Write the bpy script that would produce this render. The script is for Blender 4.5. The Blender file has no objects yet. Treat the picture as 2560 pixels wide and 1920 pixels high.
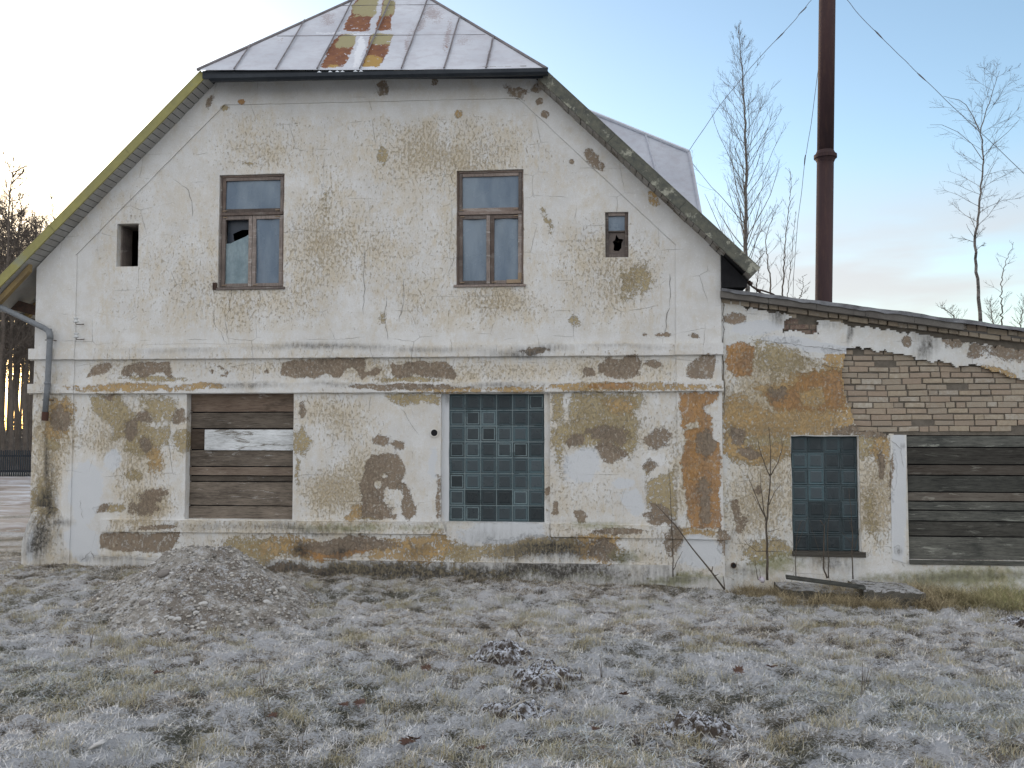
import bpy, bmesh, math, random
import numpy as np
from mathutils import Vector, Matrix
R = math.radians
random.seed(7); rng = np.random.default_rng(7)
# ---------------------------------------------------------------- camera, world, sun, exposure
F = 2200.0; YAW = R(5.24); PIT = math.atan(112/2200.0)
CAM = np.array([0.0, -11.0, 1.75])
sc = bpy.context.scene
cam_d = bpy.data.cameras.new('camera'); cam = bpy.data.objects.new('camera', cam_d)
sc.collection.objects.link(cam); sc.camera = cam
cam.location = CAM; cam.rotation_euler = (R(90)+PIT, 0, YAW)
cam_d.sensor_width = 36; cam_d.lens = F/2560*36; cam_d.clip_start = 0.1; cam_d.clip_end = 3000
sc.view_settings.view_transform = 'Standard'; sc.view_settings.look = 'None'
sc.view_settings.exposure = EXPO = 2.15
SUN_EL = 6.0; SUN_AZ = 40.0      # sun low behind the building, to the left
world = bpy.data.worlds.new('World'); sc.world = world; world.use_nodes = True
wt = world.node_tree; wn = wt.nodes; wn.clear()
def wnode(t, **k):
    n = wn.new(t)
    for a, v in k.items(): setattr(n, a, v)
    return n
sky = wnode('ShaderNodeTexSky', sky_type='NISHITA'); sky.sun_disc = False
sky.sun_elevation = R(SUN_EL); sky.sun_rotation = R(-SUN_AZ); sky.air_density = .85; sky.dust_density = .8; sky.ozone_density = 1.3
wg = wnode('ShaderNodeTexCoord'); wmap = wnode('ShaderNodeMapping'); wmap.inputs['Scale'].default_value = (1.5, 1.5, 7)
wt.links.new(wg.outputs['Generated'], wmap.inputs[0])
wno = wnode('ShaderNodeTexNoise'); wno.inputs['Scale'].default_value = 1.6; wno.inputs['Detail'].default_value = 5; wno.inputs['Roughness'].default_value = .5
wt.links.new(wmap.outputs[0], wno.inputs['Vector'])
wr = wnode('ShaderNodeMapRange'); wr.inputs[1].default_value = .38; wr.inputs[2].default_value = .60
wr.interpolation_type = 'SMOOTHSTEP'
wt.links.new(wno.outputs['Fac'], wr.inputs[0])
wsep = wnode('ShaderNodeSeparateXYZ'); wt.links.new(wg.outputs['Generated'], wsep.inputs[0])
wel = wnode('ShaderNodeMapRange'); wel.inputs[1].default_value = .30; wel.inputs[2].default_value = .16; wel.interpolation_type = 'SMOOTHSTEP'
wt.links.new(wsep.outputs['Z'], wel.inputs[0])
wm = wnode('ShaderNodeMath', operation='MULTIPLY'); wt.links.new(wr.outputs[0], wm.inputs[0]); wt.links.new(wel.outputs[0], wm.inputs[1])
wm2 = wnode('ShaderNodeMath', operation='MULTIPLY'); wm2.inputs[1].default_value = .75; wt.links.new(wm.outputs[0], wm2.inputs[0])
wmix = wnode('ShaderNodeMixRGB'); wmix.inputs[2].default_value = (1.80, 1.66, 1.64, 1)
wt.links.new(wm2.outputs[0], wmix.inputs[0]); wt.links.new(sky.outputs[0], wmix.inputs[1])
wbk = wnode('ShaderNodeMapRange'); wbk.inputs[1].default_value = .62; wbk.inputs[2].default_value = -.15; wbk.interpolation_type = 'SMOOTHSTEP'; wbk.inputs[4].default_value = .8
wt.links.new(wsep.outputs['Y'], wbk.inputs[0])     # unseen bright cloud added behind the camera to light the front and lawn
wmix2 = wnode('ShaderNodeMixRGB'); wmix2.inputs[2].default_value = (3.22, 3.18, 3.22, 1)
wt.links.new(wbk.outputs[0], wmix2.inputs[0]); wt.links.new(wmix.outputs[0], wmix2.inputs[1])
wb = wnode('ShaderNodeBackground'); wb.inputs[1].default_value = 0.095
wo = wnode('ShaderNodeOutputWorld'); wt.links.new(wmix2.outputs[0], wb.inputs[0]); wt.links.new(wb.outputs[0], wo.inputs[0])
sl = bpy.data.lights.new('sun', 'SUN'); sl.energy = 0.5; sl.angle = R(10); sl.color = (1, .86, .68)
sun = bpy.data.objects.new('sun', sl); sc.collection.objects.link(sun); sun.location = (-20, 30, 8)
sd = Vector((-math.sin(R(SUN_AZ))*math.cos(R(SUN_EL)), math.cos(R(SUN_AZ))*math.cos(R(SUN_EL)), math.sin(R(SUN_EL))))
sun.rotation_euler = sd.to_track_quat('Z', 'Y').to_euler()
# ---------------------------------------------------------------- photo pixel <-> world
fw = np.array([-math.sin(YAW)*math.cos(PIT), math.cos(YAW)*math.cos(PIT), math.sin(PIT)])
rt = np.array([math.cos(YAW), math.sin(YAW), 0.0]); up = np.cross(rt, fw)
def ray(px, py): return fw + rt*((px-1280)/F) - up*((py-960)/F)
def P(px, py, y=0.0):
    d = ray(px, py); t = (y-CAM[1])/d[1]; p = CAM+d*t
    return (p[0], y, p[2])
def G(px, py, z=0.0):
    d = ray(px, py); t = (z-CAM[2])/d[2]; p = CAM+d*t
    return (p[0], p[1], z)
def proj(p):
    q = np.asarray(p, float)-CAM; dz = q@fw
    return 1280+F*(q@rt)/dz, 960-F*(q@up)/dz
def X(px, py, y=0.0): return P(px, py, y)[0]
def Z(px, py, y=0.0): return P(px, py, y)[2]
# ---------------------------------------------------------------- numpy value noise
_perm = rng.random((64, 64, 64))
def vnoise(x, y, z=0.0):
    x = np.asarray(x, float); y = np.asarray(y, float); z = np.zeros_like(x)+z
    xi = np.floor(x).astype(int); yi = np.floor(y).astype(int); zi = np.floor(z).astype(int)
    fx = x-xi; fy = y-yi; fz = z-zi
    fx = fx*fx*(3-2*fx); fy = fy*fy*(3-2*fy); fz = fz*fz*(3-2*fz)
    def g(a, b, c): return _perm[(xi+a) % 64, (yi+b) % 64, (zi+c) % 64]
    r = 0
    for a in (0, 1):
        for b in (0, 1):
            for c in (0, 1):
                r = r+g(a, b, c)*(fx if a else 1-fx)*(fy if b else 1-fy)*(fz if c else 1-fz)
    return r
def fbm(x, y, z=0.0, o=4, s=1.0):
    t = 0; a = .5; n = 0
    for i in range(o):
        t = t+a*vnoise(np.asarray(x)*s, np.asarray(y)*s, np.asarray(z)*s+i*7.3); n += a; a *= .5; s *= 2.03
    return t/n
# ---------------------------------------------------------------- objects
C = sc.collection
def tag(o, label=None, cat=None, group=None, kind=None):
    for k, v in (('label', label), ('category', cat), ('group', group), ('kind', kind)):
        if v: o[k] = v
    return o
def thing(name, label, cat, loc=(0, 0, 0), group=None):
    o = bpy.data.objects.new(name, None); C.objects.link(o); o.location = loc; o.empty_display_size = .3
    return tag(o, label, cat, group)
def wloc(o):
    v = Vector((0, 0, 0))
    while o is not None: v = v+o.location; o = o.parent
    return v
def link(name, me, mats, parent=None, smooth=False, loc=None):
    """mesh in world coordinates -> object under parent (or with its own origin at loc)"""
    o = bpy.data.objects.new(name, me); C.objects.link(o)
    for m in (mats if isinstance(mats, (list, tuple)) else [mats]): me.materials.append(m)
    off = wloc(parent) if parent else Vector(loc) if loc is not None else Vector((0, 0, 0))
    if off.length > 0: me.transform(Matrix.Translation(-off))
    if parent: o.parent = parent
    elif loc is not None: o.location = loc
    if smooth: me.polygons.foreach_set('use_smooth', [True]*len(me.polygons))
    return o
class MB:
    def __init__(s): s.v = []; s.f = []; s.m = []
    def add(s, vs, fs, m=0):
        b = len(s.v); s.v += [tuple(v) for v in vs]
        for f in fs: s.f.append(tuple(b+i for i in f)); s.m.append(m)
    def box(s, x0, x1, y0, y1, z0, z1, m=0, j=0.0):
        vs = [(x, y, z) for x in (x0, x1) for y in (y0, y1) for z in (z0, z1)]
        if j: vs = [(a+random.uniform(-j, j), b+random.uniform(-j, j), c+random.uniform(-j, j)) for a, b, c in vs]
        s.add(vs, [(0, 1, 3, 2), (4, 6, 7, 5), (0, 4, 5, 1), (2, 3, 7, 6), (0, 2, 6, 4), (1, 5, 7, 3)], m)
    def prism(s, poly, d, m=0):
        """poly: 3D ring; d: extrusion vector"""
        n = len(poly); vs = list(poly)+[tuple(np.array(p)+np.array(d)) for p in poly]
        s.add(vs, [tuple(range(n)), tuple(range(2*n-1, n-1, -1))]+[(i, i+n, (i+1) % n+n, (i+1) % n) for i in range(n)], m)
    def tube(s, pts, rad, n=6, m=0, cap=True):
        pts = [np.array(p, float) for p in pts]; k = len(pts)
        if not hasattr(rad, '__len__'): rad = [rad]*k
        b = len(s.v); prev = None
        for i, p in enumerate(pts):
            t = pts[min(i+1, k-1)]-pts[max(i-1, 0)]; t = t/(np.linalg.norm(t)+1e-9)
            if prev is None:
                a = np.array([0, 0, 1.]) if abs(t[2]) < .9 else np.array([1., 0, 0]); u = np.cross(t, a)
            else: u = prev-t*(prev@t)
            u = u/(np.linalg.norm(u)+1e-9); prev = u; w = np.cross(t, u)
            for q in range(n):
                a = 2*math.pi*q/n; s.v.append(tuple(p+(u*math.cos(a)+w*math.sin(a))*rad[i]))
        for i in range(k-1):
            for q in range(n):
                s.f.append((b+i*n+q, b+i*n+(q+1) % n, b+(i+1)*n+(q+1) % n, b+(i+1)*n+q)); s.m.append(m)
        if cap and n > 2:
            s.f.append(tuple(b+q for q in range(n))[::-1]); s.m.append(m)
            s.f.append(tuple(b+(k-1)*n+q for q in range(n))); s.m.append(m)
    def mesh(s, name):
        me = bpy.data.meshes.new(name); me.from_pydata(s.v, [], s.f); me.update()
        if any(s.m): me.polygons.foreach_set('material_index', s.m)
        return me
    def build(s, name, mats, parent=None, smooth=False, loc=None, bevel=0, recalc=True):
        me = s.mesh(name)
        if recalc or bevel:
            bm = bmesh.new(); bm.from_mesh(me); bmesh.ops.recalc_face_normals(bm, faces=bm.faces)
            if bevel: bmesh.ops.bevel(bm, geom=bm.edges[:], offset=bevel, segments=1, affect='EDGES')
            bm.to_mesh(me); bm.free()
        return link(name, me, mats, parent, smooth, loc)
def obj_box(name, x0, x1, y0, y1, z0, z1, mat, parent=None, bevel=.004, j=0):
    m = MB(); m.box(x0, x1, y0, y1, z0, z1, 0, j); return m.build(name, mat, parent, bevel=bevel)
# ---------------------------------------------------------------- wear masks painted over the facade (photo positions at 2212 px width)
OV = 2560/2212.0
CH = {'brown': 0, 'ochre': 1, 'olive': 2, 'dirt': 3, 'dens': 4, 'smooth': 5, 'orange': 6, 'green': 7}
SOFT = {'dirt': 1, 'dens': 1, 'green': 1}
def ZP(n, L):      # positions read off an enlarged crop of the photo
    ox, oy = {1: (0, 0), 2: (830, 0), 4: (0, 620), 5: (830, 620), 6: (1660, 620), 7: (0, 1245), 8: (830, 1245)}[n]
    return [(ox+x*.40687, oy+y*.40687) for x, y in L]
def paint(me, blobs, flat_y=None, soft=26.0, base_dens=.42, off=(0, 0, 0), warp=12.0):
    n = len(me.vertices); co = np.empty(n*3); me.vertices.foreach_get('co', co); co = co.reshape(-1, 3)+np.array(off)
    q = co.copy()
    if flat_y is not None: q[:, 1] = flat_y
    px, py = proj(q)
    nx = fbm(co[:, 0]*2.6+5, co[:, 2]*2.6+9, co[:, 1]*2.6, 4)-.5; ny = fbm(co[:, 0]*2.6+35, co[:, 2]*2.6+1, co[:, 1]*2.6+8, 4)-.5
    wx = px+nx*warp*4; wy = py+ny*warp*4
    M = np.zeros((8, n)); M[4] = base_dens+(fbm(co[:, 0]+3, co[:, 2]+3, co[:, 1], 3, 1.3)-.5)*.5
    for b in blobs:
        if b[1] == 'poly':
            c0 = CH[b[0].strip('-')]; pl = np.array(b[2]); sdm = np.full(n, 1e9); ins = np.zeros(n, bool); X_ = px+(wx-px)*.35; Y_ = py+(wy-py)*.35
            for i in range(len(pl)):
                p0 = pl[i]; p1 = pl[(i+1) % len(pl)]; e_ = p1-p0; t_ = np.clip(((X_-p0[0])*e_[0]+(Y_-p0[1])*e_[1])/(e_@e_+1e-9), 0, 1)
                sdm = np.minimum(sdm, np.hypot(X_-p0[0]-t_*e_[0], Y_-p0[1]-t_*e_[1]))
                cr = ((p0[1] > Y_) != (p1[1] > Y_)) & (X_ < e_[0]*(Y_-p0[1])/(e_[1]+1e-12)+p0[0]); ins ^= cr
            sf = b[3] if len(b) > 3 else 15.0; val = np.clip(.5+np.where(ins, sdm, -sdm)/(2*sf), 0, 1); M[c0] = np.minimum(M[c0], 1-val) if b[0][0] == '-' else np.maximum(M[c0], val); continue
        ch, cx, cy, rx, ry = b[:5]; ang = R(b[5]) if len(b) > 5 else 0; amp = b[6] if len(b) > 6 else 1
        cx *= OV; cy *= OV; rx *= OV; ry *= OV
        w = .35 if min(rx, ry) < 14 else 1.0
        dx = px+(wx-px)*w-cx; dy = py+(wy-py)*w-cy
        c, s = math.cos(ang), math.sin(ang); u = (dx*c+dy*s)/rx; v = (-dx*s+dy*c)/ry
        d = np.sqrt(u*u+v*v); neg = ch.startswith('-'); c0 = CH[ch.strip('-')]
        if ch.strip('-') in SOFT:
            val = np.clip(1.25-d, 0, 1)*amp
            M[c0] = M[c0]-val if neg else np.maximum(M[c0], val) if c0 != 4 else M[c0]+val*.6
        else:
            sf = min(soft, max(7.0, min(rx, ry)*.8)); val = np.clip(.5+(1-d)*min(rx, ry)/(2*sf), 0, 1)*amp
            M[c0] = np.minimum(M[c0], 1-val) if neg else np.maximum(M[c0], val)
    M = np.clip(M, 0, 1.5)
    for nm, k in (('m1', 0), ('m2', 4)):
        at = me.attributes.new(nm, 'FLOAT_COLOR', 'POINT'); at.data.foreach_set('color', M[k:k+4].T.ravel().astype(np.float32))
# ---------------------------------------------------------------- materials
class NT:
    def __init__(s, name):
        s.mat = bpy.data.materials.new(name); s.mat.use_nodes = True; s.t = s.mat.node_tree; s.t.nodes.clear()
        s.out = s.t.nodes.new('ShaderNodeOutputMaterial'); s.b = s.t.nodes.new('ShaderNodeBsdfPrincipled')
        s.t.links.new(s.b.outputs[0], s.out.inputs[0]); s.tc = s.t.nodes.new('ShaderNodeTexCoord').outputs['Object']
    def put(s, sock, v):
        if isinstance(v, bpy.types.NodeSocket): s.t.links.new(v, sock)
        elif v is not None:
            if isinstance(v, (tuple, list)) and len(v) == 3 and sock.type == 'RGBA': v = (*v, 1)
            sock.default_value = v
    def map(s, scale=(1, 1, 1), rot=(0, 0, 0), src=None):
        n = s.t.nodes.new('ShaderNodeMapping'); s.put(n.inputs[0], src or s.tc); n.inputs['Scale'].default_value = scale; n.inputs['Rotation'].default_value = rot
        return n.outputs[0]
    def noise(s, scale=5, detail=4, rough=.5, vec=None, dist=0, col=False):
        n = s.t.nodes.new('ShaderNodeTexNoise'); s.put(n.inputs['Vector'], vec or s.tc)
        n.inputs['Scale'].default_value = scale; n.inputs['Detail'].default_value = detail; n.inputs['Roughness'].default_value = rough; n.inputs['Distortion'].default_value = dist
        return n.outputs['Color' if col else 'Fac']
    def voro(s, scale=5, vec=None, feat='F1', rand=1.0):
        n = s.t.nodes.new('ShaderNodeTexVoronoi'); n.feature = feat; s.put(n.inputs['Vector'], vec or s.tc); n.inputs['Scale'].default_value = scale
        n.inputs['Randomness'].default_value = rand
        return n.outputs[0]
    def m(s, op, a, b=0.0, c=None, clamp=False):
        n = s.t.nodes.new('ShaderNodeMath'); n.operation = op; n.use_clamp = clamp; s.put(n.inputs[0], a); s.put(n.inputs[1], b)
        if c is not None: s.put(n.inputs[2], c)
        return n.outputs[0]
    def rng(s, v, a, b, c=0.0, d=1.0, sm=False):
        n = s.t.nodes.new('ShaderNodeMapRange'); s.put(n.inputs[0], v)
        for i, k in enumerate((a, b, c, d)): s.put(n.inputs[i+1], k)
        if sm: n.interpolation_type = 'SMOOTHSTEP'
        return n.outputs[0]
    def mix(s, f, a, b, mode='MIX'):
        n = s.t.nodes.new('ShaderNodeMixRGB'); n.blend_type = mode; s.put(n.inputs[0], f); s.put(n.inputs[1], a); s.put(n.inputs[2], b)
        return n.outputs[0]
    def attr(s, name):
        n = s.t.nodes.new('ShaderNodeAttribute'); n.attribute_name = name
        return n
    def attr4(s, name):
        n = s.attr(name); q = s.t.nodes.new('ShaderNodeSeparateColor'); s.t.links.new(n.outputs['Color'], q.inputs[0])
        return q.outputs[0], q.outputs[1], q.outputs[2], n.outputs['Alpha']
    def bump(s, h, strength=.5, dist=.01):
        n = s.t.nodes.new('ShaderNodeBump'); s.put(n.inputs['Height'], h); n.inputs['Strength'].default_value = strength; n.inputs['Distance'].default_value = dist
        s.t.links.new(n.outputs[0], s.b.inputs['Normal'])
    def fin(s, col, rough=.9, spec=.2, metal=0.0):
        s.put(s.b.inputs['Base Color'], col); s.put(s.b.inputs['Roughness'], rough); s.put(s.b.inputs['Specular IOR Level'], spec); s.put(s.b.inputs['Metallic'], metal)
        return s.mat
def mat_plaster(name, warm=0.0):
    t = NT(name); br, oc, ol, di = t.attr4('m1'); de, sm, og, gr = t.attr4('m2')
    nb = t.noise(1.7, 5, .55); nm = t.noise(12, 9, .74, dist=.1); nf = t.noise(58, 6, .65); nm2 = t.noise(26, 8, .72, vec=t.map((1.2, 1.2, .9)), dist=.1)
    stk = t.noise(10, 9, .76, vec=t.map((1.8, 1.8, .7)), dist=.1); drip = t.noise(9, 6, .6, vec=t.map((2.6, 2.6, .35)))
    c = t.mix(t.rng(nb, .35, .65), (.595+warm, .592, .58), (.70, .705, .70))
    c = t.mix(t.rng(t.noise(5, 7, .65), .46, .68, 0, .5), c, (.54, .505, .435))
    c = t.mix(t.rng(nf, .35, .7, 0, .35), c, (.50, .48, .43))
    nd = t.m('SUBTRACT', 1.0, sm, clamp=True)
    c = t.mix(t.m('MULTIPLY', t.rng(t.m('ADD', t.noise(2.2, 9, .78, vec=t.map((1.3, 1.3, .8))), t.m('MULTIPLY', t.m('SUBTRACT', de, .5), .12)), .47, .60, 0, .46), nd), c, t.mix(t.noise(1.4, 3), (.53, .455, .33), (.55, .49, .39)))
    dd = t.m('MULTIPLY', t.m('SUBTRACT', de, .5), .30)
    f0 = t.rng(t.m('ADD', t.m('ADD', t.m('MULTIPLY', stk, .6), t.m('MULTIPLY', t.noise(2.6, 5, .6), .4)), dd), .515, .635, 0, .7); f0 = t.m('MULTIPLY', f0, nd)
    c = t.mix(f0, c, t.mix(t.noise(3.3, 4), (.52, .435, .30), (.56, .50, .39)))
    f1 = t.rng(t.m('ADD', t.noise(23, 9, .78, vec=t.map((1.4, 1.4, .8)), dist=.15), t.m('MULTIPLY', dd, .8)), .60, .63, 0, .8); f1 = t.m('MULTIPLY', f1, nd)
    c = t.mix(f1, c, (.45, .375, .26))
    f2 = t.rng(t.m('ADD', t.noise(36, 4, .62, vec=t.map((1.2, 1.2, .85)), dist=.2), t.m('MULTIPLY', dd, .6)), .665, .68, 0, .8); f2 = t.m('MULTIPLY', f2, nd)
    c = t.mix(f2, c, t.mix(t.rng(nm2, .35, .6), (.29, .225, .15), (.44, .36, .24)))
    f3 = t.m('MULTIPLY', t.rng(t.noise(34, 4, .6, vec=t.map((1.1, 1.1, .8))), .60, .64, 0, .55), nd)
    c = t.mix(f3, c, (.70, .70, .69))
    hs = [f1, f2]
    def mask(pot, amp=1.5, lo=.46, hi=.54):
        v = t.m('ADD', pot, t.m('MULTIPLY', t.m('SUBTRACT', nm, .5), amp)); v = t.m('ADD', v, t.m('MULTIPLY', t.m('SUBTRACT', nf, .5), amp*.4))
        return t.m('MULTIPLY', t.rng(v, lo, hi), t.rng(pot, .02, .2))
    keep = t.rng(nm2, .54, .57)     # scraps of whitewash still clinging on the worn patches
    def lay(pot, ca, cb, cc, amp=1.5, kp=.9):
        nonlocal c
        k = mask(pot, amp); k = t.m('MULTIPLY', k, t.m('SUBTRACT', 1.0, t.m('MULTIPLY', keep, kp)))
        col = t.mix(t.rng(t.noise(4.5, 6, .6), .35, .65), ca, cb); col = t.mix(t.rng(nm, .45, .7, 0, .6), col, cc); col = t.mix(t.rng(nf, .4, .7, 0, .35), col, tuple(q*.7 for q in ca))
        c = t.mix(k, c, col); hs.append(k)
    ol = t.m('SUBTRACT', ol, t.rng(t.noise(6, 7, .7), .5, .75, 0, .35))
    lay(ol, (.41, .335, .195), (.33, .265, .16), (.50, .44, .32), amp=2.2, kp=1.0)
    lay(oc, (.48, .325, .15), (.37, .27, .155), (.50, .40, .25), amp=1.9, kp=.85)
    lay(og, (.45, .255, .105), (.30, .195, .12), (.43, .27, .14), kp=.45)
    lay(br, (.27, .21, .155), (.22, .18, .14), (.335, .27, .195), amp=1.5, kp=.5)
    c = t.mix(mask(sm, .8), c, t.mix(t.noise(4, 4), (.56, .58, .60), (.61, .625, .635)))
    c = t.mix(t.m('MULTIPLY', t.rng(t.m('ADD', t.m('MULTIPLY', gr, .5), t.m('MULTIPLY', nm, 1.0)), .62, .95), t.rng(gr, .05, .3, 0, .8)), c, (.24, .24, .12))
    dm = t.m('MULTIPLY', di, t.rng(t.m('ADD', drip, t.m('MULTIPLY', di, .2)), .38, .72)); dm = t.m('MULTIPLY', dm, t.rng(nm2, .3, .65, .35, 1))
    c = t.mix(t.m('MULTIPLY', dm, .85, clamp=True), c, (.075, .07, .062))
    e = t.voro(2.0, vec=t.map((1, 1, 1.5), src=t.mix(.05, t.tc, t.noise(4, 6, .65, col=True))), feat='DISTANCE_TO_EDGE', rand=.35)
    ck = t.m('MULTIPLY', t.rng(e, .003, .008, 1, 0), t.rng(t.noise(1.9, 4, .6), .50, .60)); ck = t.m('MULTIPLY', ck, nd)
    c = t.mix(t.m('MULTIPLY', ck, .5), c, (.16, .14, .11))
    h = t.m('MULTIPLY', nf, .45)
    h = t.m('ADD', h, t.m('MULTIPLY', nm, .6)); h = t.m('SUBTRACT', h, t.m('MULTIPLY', ck, .7))
    for k in hs: h = t.m('SUBTRACT', h, t.m('MULTIPLY', k, .9))
    t.bump(h, .8, .008)
    return t.fin(c, .92, .15)
def mat_simple(name, a, b, scale=8, rough=.85, spec=.2, bump=.3, stretch=(1, 1, 1), c3=None, metal=0.0, dist=.004, lo=.35, hi=.65):
    t = NT(name); v = t.map(stretch); n = t.noise(scale, 7, .62, vec=v); f = t.noise(scale*6, 5, .6, vec=v)
    c = t.mix(t.rng(n, lo, hi), a, b)
    if c3: c = t.mix(t.rng(t.noise(scale*.45, 6, .7, vec=v), .55, .62), c, c3)
    c = t.mix(t.rng(f, .3, .7, 0, .35), c, tuple(k*.55 for k in a))
    t.bump(t.m('ADD', n, t.m('MULTIPLY', f, .5)), bump, dist)
    return t.fin(c, rough, spec, metal)
def mat_plank(name, base, dark, light=None, lf=.5, seed=0, vert=False):
    t = NT(name); o = t.attr('rnd').outputs['Fac']
    st = (1, 1, 16) if not vert else (16, 16, 1)
    cmb = t.t.nodes.new('ShaderNodeVectorMath'); cmb.operation = 'ADD'; t.put(cmb.inputs[0], t.tc); sc_ = t.t.nodes.new('ShaderNodeCombineXYZ'); t.put(sc_.inputs[0], t.m('MULTIPLY', o, 19.0)); t.put(sc_.inputs[2], t.m('MULTIPLY', o, 7.0)); t.put(cmb.inputs[1], sc_.outputs[0])
    v = t.map(st, src=cmb.outputs[0]); g = t.noise(3.2, 9, .7, vec=v, dist=.8); g2 = t.noise(11, 6, .6, vec=v)
    c = t.mix(t.rng(g, .35, .65), dark, base); c = t.mix(t.rng(t.noise(1.8, 5, .6, src_off(t, o)), .35, .7, 0, .7), c, tuple(k*1.35 for k in base))
    c = t.mix(t.rng(g2, .5, .72, 0, .7), c, tuple(k*.4 for k in dark))
    if light: c = t.mix(t.rng(t.noise(2.4, 9, .75, vec=t.map((1, 1, 6), src=cmb.outputs[0]), dist=.5), lf, lf+.07), c, light)
    c = t.mix(t.rng(t.m('FRACT', t.m('MULTIPLY', o, 7.3)), .45, 1, 0, .38), c, (.13, .072, .045)); c = t.mix(t.m('MULTIPLY', t.rng(t.noise(1.1, 6, .65, vec=t.map((1, 1, 3))), .56, .68), .75), c, tuple(k*.8 for k in dark)); hs = t.t.nodes.new('ShaderNodeHueSaturation'); t.put(hs.inputs['Value'], t.rng(o, 0, 1, .5, 1.5)); t.put(hs.inputs['Color'], c)
    t.bump(t.m('ADD', g, g2), .6, .004)
    return t.fin(hs.outputs[0], .85, .2)
def src_off(t, o): return t.map((1, 1, 2.5))
M = {}
M['plaster'] = mat_plaster('weathered_limewash')
M['plaster2'] = mat_plaster('annex_limewash', -.02)
M['crack'] = mat_simple('crack_dark', (.07, .06, .05), (.10, .085, .07), bump=0)
M['dark'] = mat_simple('shade_black', (.012, .012, .014), (.02, .02, .022), bump=0)  # near black painted in for shade inside openings and under the roof
M['wood'] = mat_plank('grey_brown_planks', (.155, .13, .105), (.045, .037, .03), (.34, .33, .31), .60)
M['woodwhite'] = mat_plank('white_painted_board', (.55, .57, .58), (.36, .37, .37), (.17, .16, .14), .53)
M['wood2'] = mat_plank('greenish_dark_planks', (.10, .10, .088), (.024, .027, .026), (.20, .205, .18), .57)
M['frame'] = mat_plank('bare_window_timber', (.215, .18, .16), (.11, .095, .088), (.30, .28, .26), .55, vert=True)
M['paleframe'] = mat_simple('pale_timber_patch', (.34, .26, .18), (.27, .2, .14), 12)
M['board'] = mat_simple('lichened_verge_board', (.34, .315, .12), (.27, .255, .12), 3, c3=(.27, .28, .21), bump=.3)
M['board2'] = mat_simple('mossy_grey_verge', (.085, .09, .082), (.16, .16, .125), 11, c3=(.38, .38, .31), bump=.6, dist=.01)
M['soffit'] = mat_simple('soffit_boards', (.33, .32, .30), (.22, .20, .17), 5, c3=(.12, .10, .075))
M['soffitl'] = mat_simple('left_soffit_boards', (.38, .38, .37), (.30, .29, .27), 4)
M['gutter'] = mat_simple('dark_painted_gutter', (.022, .028, .036), (.035, .042, .05), 6, rough=.5)
M['pipe'] = mat_simple('galvanised_downpipe', (.16, .175, .19), (.22, .235, .25), 7, rough=.6, spec=.4, c3=(.10, .10, .10))
M['pipered'] = mat_simple('rusty_pipe_end', (.07, .038, .03), (.10, .05, .036), 12)
M['conc'] = mat_simple('grey_concrete', (.24, .235, .225), (.17, .165, .15), 6, c3=(.10, .10, .09), bump=.7, dist=.008)
M['slab'] = mat_simple('roof_slab_edge', (.165, .155, .14), (.115, .105, .095), 5, c3=(.05, .048, .045), bump=.6, dist=.01)
M['felt'] = mat_simple('frosted_roof_felt', (.10, .10, .105), (.28, .29, .31), 3)
M['porc'] = mat_simple('white_porcelain', (.62, .64, .64), (.55, .57, .57), 8, rough=.25, spec=.5, bump=0)
M['iron'] = mat_simple('rusty_iron', (.05, .035, .03), (.09, .055, .04), 20)
def mat_brick(name, cols):
    t = NT(name); o = t.attr('rnd').outputs['Fac']
    r = t.t.nodes.new('ShaderNodeValToRGB'); t.put(r.inputs[0], o); e = r.color_ramp.elements
    for i, (p, cc) in enumerate(cols):
        if i < 2: e[i].position = p; e[i].color = (*cc, 1)
        else: q = e.new(p); q.color = (*cc, 1)
    n = t.noise(22, 8, .7); c = t.mix(t.rng(n, .4, .62, 0, .75), r.outputs[0], (.30, .24, .175)); c = t.mix(t.rng(t.noise(3, 5), .4, .7, 0, .4), c, (.27, .225, .18)); c = t.mix(t.rng(t.noise(40, 5, .6), .58, .7, 0, .45), c, (.42, .38, .33))
    t.bump(t.m('ADD', n, t.noise(70, 4, .6)), .7, .005)
    return t.fin(c, .92, .15)
M['brick'] = mat_brick('buff_bricks', [(0, (.30, .255, .205)), (1, (.49, .455, .385)), (.2, (.34, .265, .205)), (.4, (.40, .345, .26)), (.6, (.29, .255, .21)), (.8, (.42, .37, .29)), (.93, (.40, .37, .32))])
M['brickred'] = mat_brick('dark_red_bricks', [(0, (.11, .065, .06)), (1, (.16, .13, .115)), (.5, (.14, .09, .08))])
M['mortar'] = mat_simple('old_mortar', (.125, .11, .09), (.18, .158, .13), 14, bump=.5)
def mat_glassblock():
    t = NT('teal_glass_block'); o = t.attr('rnd').outputs['Fac']; e = t.attr('edge').outputs['Fac']
    c = t.mix(o, (.014, .021, .024), (.060, .078, .088)); c = t.mix(t.m('MULTIPLY', e, t.rng(o, .15, .9, .15, 1)), c, (.065, .115, .13))  # paler rims paint in light passing through the block edges
    c = t.mix(t.rng(t.noise(7, 5, .6), .5, .75, 0, .4), c, (.07, .085, .09))
    w = t.t.nodes.new('ShaderNodeTexWave'); t.put(w.inputs[0], t.tc); w.bands_direction = 'X'; w.inputs['Scale'].default_value = 28
    w2 = t.t.nodes.new('ShaderNodeTexWave'); t.put(w2.inputs[0], t.tc); w2.bands_direction = 'Z'; w2.inputs['Scale'].default_value = 28
    t.bump(t.m('MULTIPLY', t.m('ADD', w.outputs[1], w2.outputs[1]), t.rng(o, .8, .2)), .5, .003)
    return t.fin(c, t.rng(t.noise(9, 4), .3, .7, .22, .5), .35)
M['gblock'] = mat_glassblock()
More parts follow.
